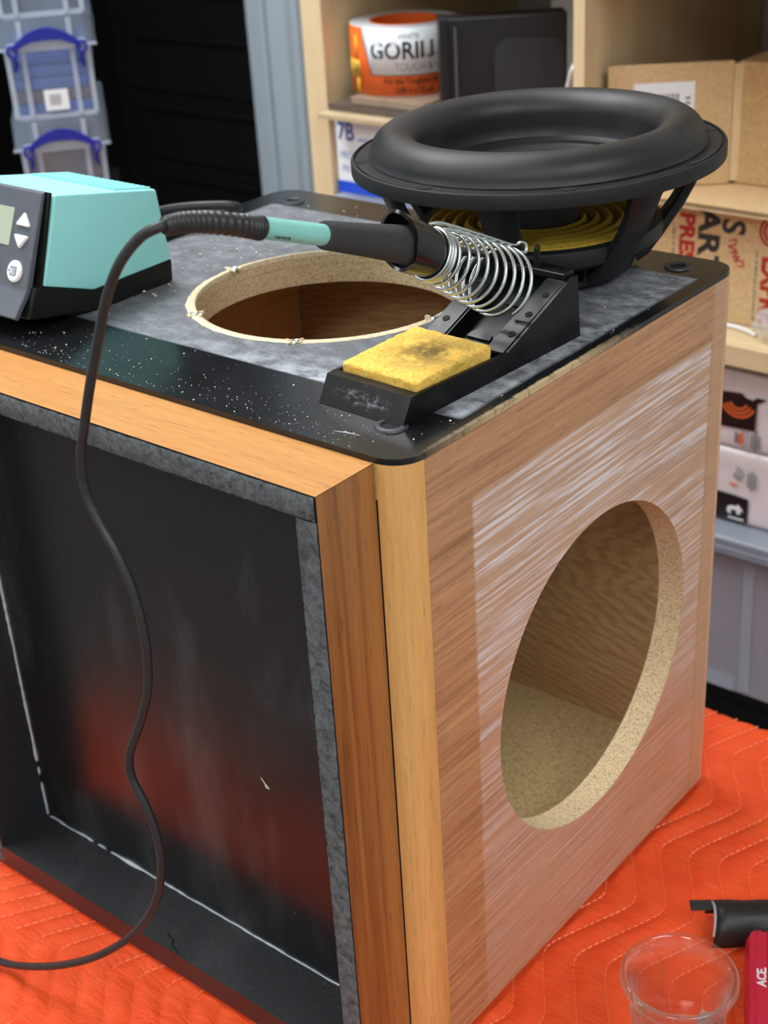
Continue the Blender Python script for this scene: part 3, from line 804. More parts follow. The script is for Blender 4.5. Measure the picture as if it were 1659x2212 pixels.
# ------------------------------------------------------------------ soldering station
st = thing('soldering_station', 'teal soldering station with anthracite front panel standing on the cabinet top', 'soldering station', (-.370, .09, H))
SX0, SX1 = -.4185, -.322
hz = lambda pts: [(y, H + z) for y, z in pts]
prism('base', hz([(.0195, .0112), (.030, .0085), (.078, .0006), (.1457, .0006), (.1470, .0160), (.0759, .0150), (.0354, .0290), (.0290, .0300)]), YZ, SX0, SX1, M['black_plastic'], st, bev=.0012)
cov = prism('cover', hz([(.0556, .0842), (.0357, .0292), (.0759, .0150), (.1462, .0160), (.1406, .0672)]), YZ, SX0 - .0006, SX1 + .0006, M['teal'], st, bev=.0016, seg=3, smooth=.5)
# raised vent ribs on the rear of the cover top
for i in range(17):
    x = SX0 + .006 + i * .0052
    bm = bmesh.new(); b_prism(bm, hz([(.108, .0738), (.1080, .0748), (.1398, .0684), (.1398, .0674)]), YZ, x, x + .0028)
    obj('vent_rib', bm, M['teal'], cov)
# front bezel: tilted panel with a knee at the bottom
prism('bezel_gasket', hz([(.0545, .0856), (.0350, .0290), (.0230, .0110), (.0205, .0118), (.0330, .0292), (.0530, .0862)]), YZ, SX0 + .0005, SX1 - .0006, M['black_plastic'], st)
P0 = Vector((0, .0248, H + .0285)); Tn = Vector((0, .0251, .0569)).normalized(); Nn = Vector((0, -Tn.z, Tn.y))
pnl = prism('front_panel', hz([(.0532, .0866), (.0500, .0862), (.0248, .0285), (.0119, .0136), (.0150, .0112), (.0300, .0285)]), YZ, SX0 + .0008, SX1 - .0042, M['anthracite'], st, bev=.0009)
def pm(x, s, up=0): return facing((SX1 + x, P0.y + Tn.y * s + Nn.y * up, P0.z + Tn.z * s + Nn.z * up), (1, 0, 0), Tn)
flat('lcd_screen', rect(.056, .0245), pm(-.0565, .0384, .0001), M['lcd'], pnl, .0006)
def keycap(name, poly, M0, h, inset, mat, parent):
    bm = bmesh.new(); cx = sum(p[0] for p in poly) / len(poly); cy = sum(p[1] for p in poly) / len(poly)
    A = [bm.verts.new(M0 @ Vector((p[0], p[1], 0))) for p in poly]; B = [bm.verts.new(M0 @ Vector((p[0], p[1], h * .6))) for p in poly]
    C = [bm.verts.new(M0 @ Vector((cx + (p[0] - cx) * inset, cy + (p[1] - cy) * inset, h))) for p in poly]; n = len(poly)
    for U, V in ((A, B), (B, C)):
        for i in range(n): bm.faces.new([U[i], U[(i + 1) % n], V[(i + 1) % n], V[i]])
    bm.faces.new(C); bmesh.ops.recalc_face_normals(bm, faces=bm.faces)
    return obj(name, bm, mat, parent, smooth=.5)
def rtri(up):
    pts = []; s = 1 if up else -1
    for cx, cy in ((-.0056, -.0030 * s), (.0056, -.0030 * s), (0, .0035 * s)):
        for i in range(7):
            a = 2 * PI * i / 7; pts.append((cx + .0011 * math.cos(a), cy + .0011 * math.sin(a)))
    # convex hull
    pts = sorted(set(pts)); hull = []
    for seq in (pts, pts[::-1]):
        h = []
        for p in seq:
            while len(h) > 1 and (h[-1][0] - h[-2][0]) * (p[1] - h[-2][1]) - (h[-1][1] - h[-2][1]) * (p[0] - h[-2][0]) <= 0: h.pop()
            h.append(p)
        hull += h[:-1]
    return hull
keycap('up_button', rtri(True), pm(-.0172, .0441), .0020, .82, M['button'], pnl)
keycap('down_button', rtri(False), pm(-.0172, .0304), .0020, .82, M['button'], pnl)
mb = keycap('menu_button', disc(.0072, 40), pm(-.0180, .0108), .0020, .86, M['button'], pnl)
ic = pm(-.0180, .0108, .0021)
for poly in ([rect(.0052, .0006, 0, .0026), rect(.0006, .0052, .0026, 0), rect(.0052, .0006, 0, -.0026), rect(.0006, .0016, -.0026, .0018), rect(.0006, .0016, -.0026, -.0018)] + [rect(.0028, .0005, .0004, v) for v in (.0013, 0, -.0013)] + [rect(.0024, .0007, -.0040, 0)]):
    flat('icon_mark', poly, ic, M['icon'], mb, .0001)
for x in (SX0 + .012, SX1 - .012):
    lathe('foot', [(.0001, 0), (.005, 0), (.005, .004), (.0001, .004)], M['cord'], st, n=20, M=Matrix.Translation((x, .066, H)))
# mains cord leaving the back of the station
cp = [(-.402, .1440, H + .020), (-.408, .180, H + .021), (-.410, .212, H + .0205), (-.400, .236, H + .020), (-.382, .2545, H + .019), (-.3745, .2620, H + .0175), (-.3760, .2690, H + .014), (-.390, .2720, H + .009), (-.412, .2640, H + .0050), (-.4190, .2600, H + .0045)]
tube('mains_cord', catmull(cp, 8), .0036, M['cord'], st, n=12)

# ------------------------------------------------------------------ soldering iron stand
sd = thing('iron_stand', 'black metal soldering iron stand with zinc wire spring near the cabinet corner', 'iron stand', (-.0592, .0400, H + .0002), (0, 0, -.047), world=False)
SDM = Matrix.Translation((-.0592, .0400, H + .0002)) @ Matrix.Rotation(-.047, 4, 'Z'); SDI = SDM.inverted()
hw = .0312
side = [(-.0032, 0), (.0052, .0150), (.0120, .0152), (.090, .0128), (.153, .0395), (.159, .0395), (.162, 0)]
for s in (-1, 1):
    prism('side_wall', side, YZ, s * hw, s * (hw - .0022), M['stand'], sd)
prism('front_wall', [(-.0032, 0), (.0052, .0150), (.0120, .0151), (.0120, .0131), (.0064, .0130), (-.0002, 0)], YZ, -hw + .0022, hw - .0022, M['stand'], sd)
box('tray_floor', -hw + .0022, hw - .0022, .0002, .0905, .0008, .0028, M['stand'], sd)
rl = [(.0880, .0128), (.1525, .0395), (.1535, .0375), (.0890, .0108)]
for s in (-1, 1):
    rail = prism('ramp_rail', rl, YZ, s * (hw - .0022), s * .0170, M['stand'], sd)
    for k, f in enumerate((.22, .48, .74)):
        y, z = .0880 + .0645 * f, .0128 + .0267 * f
        Mh = facing((s * .0245, y, z + .0002), (1, 0, 0), (0, .0645, .0267))
        flat('rail_hole', disc(.0023, 20), Mh, M['void'], rail, .0002)
    prism('channel_step', [(.0895, .0125), (.1520, .0385), (.1540, .0300), (.0915, .0040)], YZ, s * .0170, s * .0155, M['stand'], sd)
ch = prism('ramp_channel', [(.0900, .0040), (.1540, .0300), (.1545, .0280), (.0905, .0020)], YZ, -.0155, .0155, M['stand'], sd)
Mc = facing((.0035, .137, .0240), (1, 0, 0), (0, .064, .026)); flat('slot', rect(.014, .0085), Mc, M['void'], ch, .0003)
Mc = facing((-.001, .103, .0098), (1, 0, 0), (0, .064, .026)); flat('half_moon_tab', [p for p in disc(.0085, 32) if p[1] > -.001], Mc, M['stand'], ch, .0012)
prism('back_wall', [(.1535, .0395), (.159, .0395), (.162, 0), (.1595, 0), (.1570, .0370), (.1535, .0372)], YZ, -hw + .0022, hw - .0022, M['stand'], sd)
prism('back_lip', [(.1490, .0380), (.1490, .0418), (.1525, .0430), (.1590, .0430), (.1590, .0396), (.1525, .0396)], YZ, -.018, .0285, M['stand'], sd, bev=.0006)
prism('spring_bracket', [(.1500, .0400), (.1500, .0530), (.1510, .0560), (.1528, .0560), (.1535, .0400)], YZ, .0050, .0085, M['stand'], sd, bev=.001)
# conical zinc spring
SA = Vector((-.0550, .0986, .5055)); SB = Vector((-.0490, .1611, .4702)); ax = (SB - SA).normalized(); Ls = (SB - SA).length
e1 = Vector((0, 0, 1)); e1 = (e1 - ax * e1.dot(ax)).normalized(); e2 = ax.cross(e1)
def helix():
    pts = []; tight, loose = 3.0, 8.4; n = 36
    tot = int((tight + loose) * n)
    for i in range(tot + 1):
        turn = i / n
        if turn < tight: s = turn * .0024; r = .0146
        else:
            f = (turn - tight) / loose; s = .0072 + f * (Ls - .0072); r = .0146 + .0062 * min(1, f * 1.08) ** .9
        a = 2 * PI * turn
        pts.append(SDI @ (SA + ax * s + r * (math.cos(a) * e1 + math.sin(a) * e2)))
    return pts
tube('spring', helix(), .00112, M['zinc'], sd, n=8, label='bright zinc coil spring')
hp = [SA + e1 * .0150 + e2 * -.0035 - ax * .003, SA + e1 * .0178 + ax * .003 + e2 * -.0015, SA + e1 * .0192 + ax * .016, SA + e1 * .0205 + ax * .034, SA + e1 * .0218 + ax * .052, SB + e1 * .0232 - ax * .002, SB + e1 * .0262 + ax * .0025 + e2 * .001, SB + e1 * .0262 + ax * .0062 + e2 * .002, SB + e1 * .0226 + ax * .0072 + e2 * .003, SB + e1 * .0206 + ax * .003 + e2 * .0035, SA + e1 * .0192 + ax * .050 + e2 * .0035, SA + e1 * .0180 + ax * .030 + e2 * .0035, SA + e1 * .0164 + ax * .010 + e2 * .0035, SA + e1 * .0148 + ax * .002 + e2 * .004]
tube('spring_hook', [SDI @ p for p in catmull(hp, 6)], .00105, M['zinc'], sd, n=8)
# bakelite mouth of the holder: slanted tube
bm = bmesh.new(); rows = []
for i in range(48):
    a = 2 * PI * i / 48; c, s = math.cos(a), math.sin(a)
    back = -.028 - .0070 * max(0, c) ** 2 + .009 * max(0, -c)
    col = []
    for st_, r in ((.009, .0134), (-.002, .0137), (-.010, .0146), (back * .75, .0150), (back, .0152), (back, .0132), (back * .7, .0126), (.009, .0120)):
        col.append(bm.verts.new(SDI @ (SA + ax * st_ + r * (c * e1 + s * e2))))
    rows.append(col)
for i in range(48):
    A, B = rows[i], rows[(i + 1) % 48]
    for j in range(8): bm.faces.new([A[j], B[j], B[(j + 1) % 8], A[(j + 1) % 8]])
bmesh.ops.recalc_face_normals(bm, faces=bm.faces)
obj('holder_mouth', bm, M['bakelite'], sd, smooth=.6)

# ------------------------------------------------------------------ cleaning sponge
bm = bmesh.new(); sw, sl, sh = .0282, .0325, .0155; n = 26
def sv(x, y, z):
    p = Vector((x, y, z)); q = mnoise.noise_vector((x * 210, y * 210, z * 210)) * .0007 + mnoise.noise_vector((x * 60, y * 60, z * 60)) * .0006
    return p + q
bmesh.ops.create_cube(bm, size=1)
for v in bm.verts: v.co = Vector((v.co.x * 2 * sw, v.co.y * 2 * sl, (v.co.z + .5) * sh))
bmesh.ops.bevel(bm, geom=list(bm.edges), offset=.0015, segments=2, profile=.5, affect='EDGES')
bmesh.ops.subdivide_edges(bm, edges=[e for e in bm.edges if e.calc_length() > .01], cuts=24, use_grid_fill=True)
for v in bm.verts: v.co = sv(*v.co) + Vector((0, 0, .0008))
o = obj('cleaning_sponge', bm, M['sponge'], None, smooth=True)
o.location = (-.0592 + .047 * .046, .0400 + .0465, H + .0042); o.rotation_euler = (.012, 0, -.047)
tag(o, 'yellow cleaning sponge with scorched centre lying in the stand tray', 'sponge')

# ------------------------------------------------------------------ soldering iron and its cable
I0 = Vector((-.0555, .0770, .5164)); I1 = Vector((-.0565, .0167, .5377)); I2 = Vector((-.0570, -.0301, .5542)); I3 = Vector((-.0580, -.0604, .5645)); I4 = Vector((-.0590, -.0870, .5694))
ir = thing('soldering_iron', 'soldering iron with foam grip and teal collar pushed into the stand spring', 'soldering iron', (-.0555, .0800, .5150), world=True)
ia = (I0 - I2).normalized()
tip = [I0 + ia * .010, I0 + ia * .020, I0 + ia * .055, I0 + ia * .056, I0 + ia * .078, I0 + ia * .082]
tube('barrel', tip, [.0045, .0032, .0032, .0024, .0020, .0004], M['steel'], ir, n=16)
grip = [(I1 - ia * .002, .0066), (I1, .0074), (I1 + ia * .004, .0076), (I1 + ia * .03, .0086), (I1 + ia * .054, .0099), (I0 + ia * .002, .0106), (I0 + ia * .009, .0108), (I0 + ia * .011, .0100)]
tube('foam_grip', [g_[0] for g_ in grip], [g_[1] for g_ in grip], M['foam'], ir, n=32, smooth=.8)
tube('collar', [I2 - ia * .001, I1 + ia * .001], [.0054, .0055], M['teal_grip'], ir, n=32)
# small black print on the collar: a row of unreadable ticks
nc = (Vector(CP) - I2).normalized(); nc = (nc - ia * nc.dot(ia)).normalized(); tc_ = ia.cross(nc)
bm = bmesh.new()
for k in range(9):
    c = I2 + ia * (.0085 + k * .0013) + (nc * .8 + tc_ * .6 * (1 if tc_.z < 0 else -1)).normalized() * .00545
    h = .0006 + .0003 * (k % 3)
    b_box(bm, -.0003, .0003, -.0001, .0001, -h, h, M=Matrix.Translation(c))
obj('collar_print', bm, M['tape_black'], ir)
# ribbed strain relief
path = catmull([I2 + ia * .002, I2, I2 - ia * .010, I3, I4 + Vector((0, .012, -.0012)), I4], 14)
rad = []; pts = []
tot = len(path)
fine = catmull(path, 3)
for i, p in enumerate(fine):
    f = i / len(fine); base = .0063 - .0022 * f
    rib = .0005 * math.cos(2 * PI * f * 24) if f > .16 else 0
    pts.append(p); rad.append(base + rib if .012 < f < .99 else base * .8)
tube('strain_relief', pts, rad, M['cord'], ir, n=20, smooth=1.2)
cable = [tuple(I4 + Vector((0, .006, 0))), (-.0600, -.0900, .5694), (-.0690, -.0935, .5642), (-.0796, -.0980, .5519), (-.0918, -.0987, .5333), (-.1025, -.0993, .5096), (-.1125, -.1, .4861), (-.1227, -.1, .4612), (-.1295, -.1, .4428), (-.1307, -.1, .4220), (-.1235, -.1, .4057), (-.1125, -.1, .3898), (-.1053, -.1, .3726), (-.1018, -.1, .3538), (-.1016, -.1, .3306), (-.1067, -.1, .3046), (-.1187, -.1, .2779), (-.1314, -.1, .2531), (-.1329, -.1, .2359), (-.1243, -.1, .2196), (-.1185, -.1, .1984), (-.1200, -.1, .1730), (-.1311, -.1, .1416), (-.1485, -.1025, .1132), (-.1731, -.1050, .0856), (-.2078, -.1083, .0559), (-.2549, -.1115, .0254), (-.3035, -.1147, .0045), (-.350, -.1160, .0030), (-.42, -.1120, .0030), (-.460, -.100, .020), (-.475, -.080, .120), (-.470, -.070, .280), (-.450, -.060, .400), (-.432, -.030, .447), (-.418, .0060, .4490)]
tube('cable', catmull(cable, 8), .00258, M['cord'], ir, n=14)

# ------------------------------------------------------------------ glass jar with odds and ends
JC = Vector((.1228, .0917, .0005))
jr = thing('glass_jar', 'small clear glass jar with a thick rim in front of the red handled tool', 'jar', JC, world=False)
lathe('glass_body', [(.0001, 0), (.0220, 0), (.0255, .0020), (.0268, .0060), (.0296, .0480), (.0304, .0580), (.0318, .0640), (.0350, .0680), (.0363, .0715), (.0362, .0745), (.0348, .0762), (.0332, .0758), (.0318, .0735), (.0292, .0650), (.0276, .0560), (.0266, .0480), (.0240, .0080), (.0225, .0055), (.0001, .0050)], M['glass'], jr, n=96, smooth=True)
def screw(name, p0, p1, mat, label):
    t = thing(name, label, 'screw', p0); p0, p1 = Vector(p0), Vector(p1); d = (p1 - p0).normalized(); L = (p1 - p0).length
    pts = []; rr = []
    for i in range(60):
        f = i / 59; pts.append(p0 + d * L * f); rr.append(.0017 + .0004 * math.sin(f * 2 * PI * 12) * (1 if f < .8 else 0))
    rr[0] = .0003
    tube('shank', pts, rr, mat, t, n=10)
    tube('head', [p1 - d * .0015, p1, p1 + d * .0016, p1 + d * .0022], [.0018, .0038, .0038, .0026], mat, t, n=18)
screw('brass_screw', (.1270, .0850, .0080), (.1065, .0742, .0490), M['gold'], 'brass screw leaning inside the glass jar')
bm = bmesh.new()
for k in range(3):
    rows = []
    for i in range(5):
        rows.append([bm.verts.new((.1350 + .004 * j + .002 * math.sin(i * 1.7 + k), .0960 + .0018 * j - .0022 * k + .002 * math.sin(i * 2.1 + j), .0080 + .0102 * i)) for j in range(3)])
    for A, B in zip(rows, rows[1:]):
        for j in range(2): bm.faces.new([A[j], A[j + 1], B[j + 1], B[j]])
o = obj('plastic_scrap', bm, M['poly_clear'], None, smooth=True); tag(o, 'crumpled clear plastic scrap standing inside the glass jar', 'plastic scrap')
md = o.modifiers.new('thickness', 'SOLIDIFY'); md.thickness = .0006

# ------------------------------------------------------------------ red handled tool
D = Vector((.447, -.895, 0)).normalized(); Wd = Vector((.895, .447, 0)).normalized(); RT = Vector((.1315, .1990, 0))
rt = thing('hand_tool', 'hand tool with a flat red plastic handle lettered in white beside the glass jar', 'tool', RT)
bm = bmesh.new(); hwid = .0135
secs = []
for i in range(12): a = math.radians(8 + 82 * i / 11); secs.append((-hwid * math.cos(a), math.sin(a)))
secs += [(.03, 1), (.055, 1.0), (.062, .97), (.070, 1.03), (.10, 1.1), (.125, 1.02)]
rows = []
for s, f in secs:
    w = hwid * f; row = []
    for u, z in ((-1, .009), (-.97, .019), (-.8, .0245), (-.50, .0252), (-.45, .0238), (.05, .0238), (.12, .0252), (.7, .0248), (.95, .020), (1, .009), (.85, .002), (-.85, .002)):
        zz = .013 + (z - .013) * min(1, .35 + .65 * f)
        row.append(bm.verts.new(RT + D * s + Wd * (w * u) + Vector((0, 0, zz + .0005))))
    rows.append(row)
for A, B in zip(rows, rows[1:]):
    for j in range(12): bm.faces.new([A[j], A[(j + 1) % 12], B[(j + 1) % 12], B[j]])
bm.faces.new(rows[0]); bm.faces.new(rows[-1][::-1]); bmesh.ops.recalc_face_normals(bm, faces=bm.faces)
hd = obj('handle', bm, M['red_handle'], rt, smooth=.7)
text('lettering', 'ACE.', .0082, M['button'], facing(RT + D * .034 + Wd * -.0028 + Vector((0, 0, .0244)), -D, -Wd), hd, bold=.0003)
box('blade', -.008, .008, 0, .05, .010, .0125, M['steel'], rt, M=Matrix(((Wd.x, D.x, 0, RT.x + D.x * .125), (Wd.y, D.y, 0, RT.y + D.y * .125), (0, 0, 1, 0), (0, 0, 0, 1))))

# ------------------------------------------------------------------ black nylon pouch behind it
A0 = Vector((.0850, .2075, 0)); DA = Vector((.80, .60, 0)).normalized(); DN = Vector((-.60, .80, 0))
pc = thing('tool_pouch', 'black nylon pouch with a webbing tab half hidden behind the red handle', 'pouch', A0)
bm = bmesh.new(); rows = []
for i in range(15):
    s = .11 * i / 14; row = []
    for j in range(17):
        a = PI * j / 16; r = .0165 + .0012 * mnoise.noise((i * .5, j * .4, 0)); row.append(bm.verts.new(A0 + DA * (s + .004 * math.sin(a)) + DN * (-r * math.cos(a)) + Vector((0, 0, .0012 + r * 1.25 * math.sin(a)))))
    rows.append(row)
for A, B in zip(rows, rows[1:]):
    for j in range(16): bm.faces.new([A[j], A[j + 1], B[j + 1], B[j]])
sl_ = obj('sleeve', bm, M['nylon'], pc, smooth=True); md = sl_.modifiers.new('thickness', 'SOLIDIFY'); md.thickness = .0014
bm = bmesh.new()
for k in range(4):
    b_box(bm, -.013, .016, -.0048 + k * .0025, -.0026 + k * .0025, .0195, .0210, .0003, 1, M=Matrix(((DA.x, DN.x, 0, A0.x + DN.x * .004), (DA.y, DN.y, 0, A0.y + DN.y * .004), (0, 0, 1, 0), (0, 0, 0, 1))))
obj('webbing_tab', bm, M['nylon'], pc)
pts = [A0 + DA * (-.0006 + .004 * math.sin(PI * j / 16)) + DN * (-.0168 * math.cos(PI * j / 16)) + Vector((0, 0, .0016 + .0210 * math.sin(PI * j / 16))) for j in range(2, 12)]
tube('clear_piping', pts, .0011, M['poly_rib'], pc, n=8)

# ------------------------------------------------------------------ shelf unit
SY0, SY1 = .75, 1.138; SHZ0, SHZ1 = FZ, 1.02
su = thing('shelf_unit', 'tall birch cube shelf unit against the wall behind the cabinet', 'shelf', (-.37, .94, FZ))
box('side_panel', -.738, -.707, SY0, SY1, SHZ0, SHZ1, M['birch'], su, bev=.0012)
box('side_panel', -.030, .001, SY0, SY1, SHZ0, SHZ1, M['birch'], su, bev=.0012)
box('divider', -.3755, -.3620, SY0, SY1, SHZ0 + .03, SHZ1 - .03, M['birch'], su, bev=.0008)
for x0, x1 in ((-.7068, -.3757), (-.3618, -.0302)):
    for z in (.184, .552, .9):
        box('shelf_board', x0, x1, SY0, SY1, z, z + .022, M['birch_x'], su, bev=.0008)
    box('shelf_board', x0, x1, SY0, SY1, SHZ0 + .0002, SHZ0 + .03, M['birch_x'], su)

# black trunk added for the shadowed gap, and clear bin, lower right bay
t = thing('added_trunk', 'black trunk added for the shadowed gap under the clear bin', 'trunk', (-.195, .94, FZ + .03))
box('body', -.352, -.040, .765, 1.12, FZ + .031, -.227, M['black_paint'], t, bev=.004); box('lid', -.355, -.037, .762, 1.122, -.2268, -.2105, M['black_paint'], t, bev=.004)
BX0, BX1 = -.345, -.045
bn = thing('storage_bin', 'smoky clear storage bin with a grey lid on the lower shelf', 'storage bin', (-.195, .94, -.210))
def tub(name, x0, x1, y0, y1, z0, z1, th, r, tap, mat, parent, M_=None):
    bm = bmesh.new(); o0 = rrect(x0 + tap, x1 - tap, y0 + tap, y1 - tap, r, 6); o1 = rrect(x0, x1, y0, y1, r, 6); i1 = rrect(x0 + th, x1 - th, y0 + th, y1 - th, r * .9, 6); i0 = rrect(x0 + tap + th, x1 - tap - th, y0 + tap + th, y1 - tap - th, r * .9, 6)
    f = lambda p, z: (M_ @ Vector((p[0], p[1], z))) if M_ is not None else Vector((p[0], p[1], z))
    L = [[bm.verts.new(f(p, z)) for p in q] for q, z in ((o0, z0), (o1, z1), (i1, z1), (i0, z0 + th))]
    n = len(o0)
    for A, B in zip(L, L[1:]):
        for i in range(n): bm.faces.new([A[i], A[(i + 1) % n], B[(i + 1) % n], B[i]])
    bm.faces.new(L[0][::-1]); bm.faces.new(L[3]); bmesh.ops.recalc_face_normals(bm, faces=bm.faces)
    return obj(name, bm, mat, parent, smooth=.5)
bb = tub('body', BX0, BX1, .752, 1.10, -.2095, -.026, .002, .018, .008, M['poly_bin'], bn)
for x in (-.238, -.152):
    prism('rib', [(.7505, -.028), (.7585, -.204), (.7620, -.204), (.7540, -.028)], YZ, x - .006, x + .006, M['poly_rib'], bb)
box('foot_rim', BX0 + .02, -.165, .7590, .7625, -.2092, -.190, M['poly_rib'], bb)
ld = box('lid', BX0 - .008, BX1 + .008, .738, 1.11, -.0258, -.0050, M['lid_grey'], bn, bev=.004, seg=3)
box('lid_ridge', BX0 - .0085, BX1 + .0085, .7368, .7385, -.0245, -.0160, M['lid_grey'], ld, bev=.0006)

# two film-wrapped packs on the bin
def pack(name, x0, x1, y0, y1, z0, z1, lab):
    bm = bmesh.new(); b_box(bm, x0, x1, y0, y1, z0, z1, .006, 3)
    bmesh.ops.subdivide_edges(bm, edges=[e for e in bm.edges if e.calc_length() > .03], cuts=7, use_grid_fill=True)
    for v in bm.verts: v.co += Vector((0, .0012 * mnoise.noise(v.co * 40), 0))
    o = thing(name, lab, 'pack', ((x0 + x1) / 2, (y0 + y1) / 2, z0), group='film wrapped packs on the bin')
    w = obj('wrapper', bm, M['pack_white'], o, smooth=True); return o, w
pa, wa = pack('towel_pack', -.335, -.060, .772, 1.02, .0822, .1700, 'white film wrapped pack with orange arcs on black, upper one on the bin')
pb, wb = pack('towel_pack', -.335, -.060, .772, 1.02, -.0046, .0818, 'white film wrapped pack with a white letter t on black, lower one on the bin')
fm = lambda x, z: facing((x, .7702, z), (1, 0, 0), (0, 0, 1))
def printed(poly, x, z, mat, parent, ext=.0002, rot=0): flat('print', poly, fm(x, z) @ Matrix.Rotation(rot, 4, 'Z'), mat, parent, ext)
printed([(-.03, .017), (-.03, -.022), (.0105, -.0205), (.0115, .0105), (.022, .017), (.011, .0175), (.006, .0135), (-.002, .0150), (-.006, .019)], -.1755, .1290, M['pack_black'], wa)
def arc(r, w, a0, a1, n=20): return [(r * math.cos(math.radians(a0 + (a1 - a0) * i / n)), r * math.sin(math.radians(a0 + (a1 - a0) * i / n))) for i in range(n + 1)] + [((r - w) * math.cos(math.radians(a1 + (a0 - a1) * i / n)), (r - w) * math.sin(math.radians(a1 + (a0 - a1) * i / n))) for i in range(n + 1)]
for r in (.0115, .0160, .0205): printed(arc(r, .0026, 205, 335), -.1850, .1400, M['pack_orange'], wa, .0004)
for k, (dx, l) in enumerate(((0, .016), (.0038, .026), (.0078, .015))): printed(rect(.0020, l), -.1675 + dx, .0965, M['print_grey'], wa)
printed(rect(.0045, .0125), -.1800, .0970, M['pack_orange'], wa)
for a, b, w, h in ((-.1855, .1095, .003, .0125), (-.1760, .1170, .004, .0012), (-.1725, .1130, .0012, .007), (-.1725, .1050, .0012, .007), (-.1760, .1015, .004, .0012)): printed(rect(w, h), a, b - .0125, M['print_grey'], wa)
for k, (dx, l) in enumerate(((0, .018), (.0036, .023), (.0072, .017))): printed(rect(.0020, l), -.1680 + dx, .0510, M['print_grey'], wb)
for k in range(3): printed(rect(.0015, .009), -.1830 + k * .0036, .0560 - k * .0014, M['print_grey'], wb, rot=-.5)
printed(rect(.010, .0013), -.1790, .0615, M['print_grey'], wb, rot=-.5); printed(rect(.010, .0013), -.1815, .0505, M['print_grey'], wb, rot=-.5)
for r in (.003, .005): printed(arc(r, .0013, 190, 350), -.1850, .0450, M['pack_orange'], wb)
printed([(-.03, .0165), (-.03, -.0145), (.0115, -.0145), (.0110, .0145), (-.008, .0160)], -.1780, .0140, M['pack_black'], wb)
text('print', 't', .030, M['button'], facing((-.1805, .7696, .0135), (0, 0, -1), (1, 0, 0)), wb, bold=.0009)
printed(rect(.018, .0018), -.1800, .0025, M['button'], wb, .0005)

# ------------------------------------------------------------------ parts carton and what stands on it
PY = .806; PZ0 = .2065; PZ1 = .3290
pe = thing('printed_carton', 'shipping carton with red and black sideways lettering on the right shelf', 'box', (-.20, .93, PZ0))
box('body', -.352, -.042, PY, 1.07, PZ0, PZ1, M['card'], pe, bev=.0015)
def side_text(s, size, x, z, mat, sq=1.0, bold=.0006): text('print', s, size, mat, facing((x, PY - .0001, z), (0, 0, -1), (1, 0, 0)), pe, squash=sq, bold=bold)
side_text('ARTS', .0330, -.2475, .2790, M['print_black'], 1.20, .0012)
side_text('PRESS', .0235, -.2720, .2840, M['print_red'], 1.08, .0010)
side_text('ARTS', .0330, -.1480, .2620, M['print_black'], .95, .0012)
side_text('EXPRE', .0265, -.1775, .2480, M['print_red'], .95, .0012)
for x, z0, z1 in ((-.1925, .2160, .2860), (-.2865, .2360, .3050)):
    z = z0
    while z < z1:
        l = random.uniform(.002, .006); printed_ = flat('print', rect(.0022, l), facing((x, PY - .0001, z), (1, 0, 0), (0, 0, 1)), M['print_grey'], pe, .0001); z += l + .0016
for r in (.0165, .0120, .0070): flat('print', arc(r, .0028, 0, 360, 36), facing((-.1750, PY - .0001, .3090), (1, 0, 0), (0, 0, 1)), M['print_red'], pe, .0002)
side_text('S', .0350, -.2205, .3085, M['print_black'], 1, .0010)
scr = [(-.2230, .2935), (-.2160, .2960), (-.2170, .2900), (-.2240, .2880), (-.2150, .2850), (-.2215, .2815), (-.2140, .2830), (-.2185, .2770), (-.2110, .2790), (-.2160, .2735), (-.2080, .2745), (-.2070, .2690), (-.2130, .2690)]
tube('print', [Vector((x, PY - .0002, z)) for x, z in catmull([(a, b, 0) for a, b in scr], 5) for _ in (0,)] if False else [Vector((p.x, PY - .0002, p.y)) for p in catmull([(a, b, 0) for a, b in scr], 5)], .0008, M['marker_red'], pe, n=6)
cs = thing('cardboard_sheet', 'corrugated cardboard sheet lying on the printed carton with a fluted front edge', 'cardboard', (-.2, .93, .3295))
box('liner', -.3590, -.036, .7790, 1.06, .3294, .3304, M['card_edge'], cs); box('liner', -.3590, -.036, .7785, 1.06, .3352, .3362, M['card'], cs)
bm = bmesh.new(); x = -.3585; pts = []
while x < -.037: pts.append(x); x += .0019
va = [bm.verts.new((x, .7792, .3310 + (.0036 if i % 2 else 0))) for i, x in enumerate(pts)]; vb = [bm.verts.new((x, 1.05, .3310 + (.0036 if i % 2 else 0))) for i, x in enumerate(pts)]
for i in range(len(pts) - 1): bm.faces.new([va[i], va[i + 1], vb[i + 1], vb[i]])
fo = obj('fluting', bm, M['card_edge'], cs); md = fo.modifiers.new('thickness', 'SOLIDIFY'); md.thickness = .0006
box('core_shadow', -.3585, -.037, .784, 1.05, .3305, .3351, M['flute'], cs)

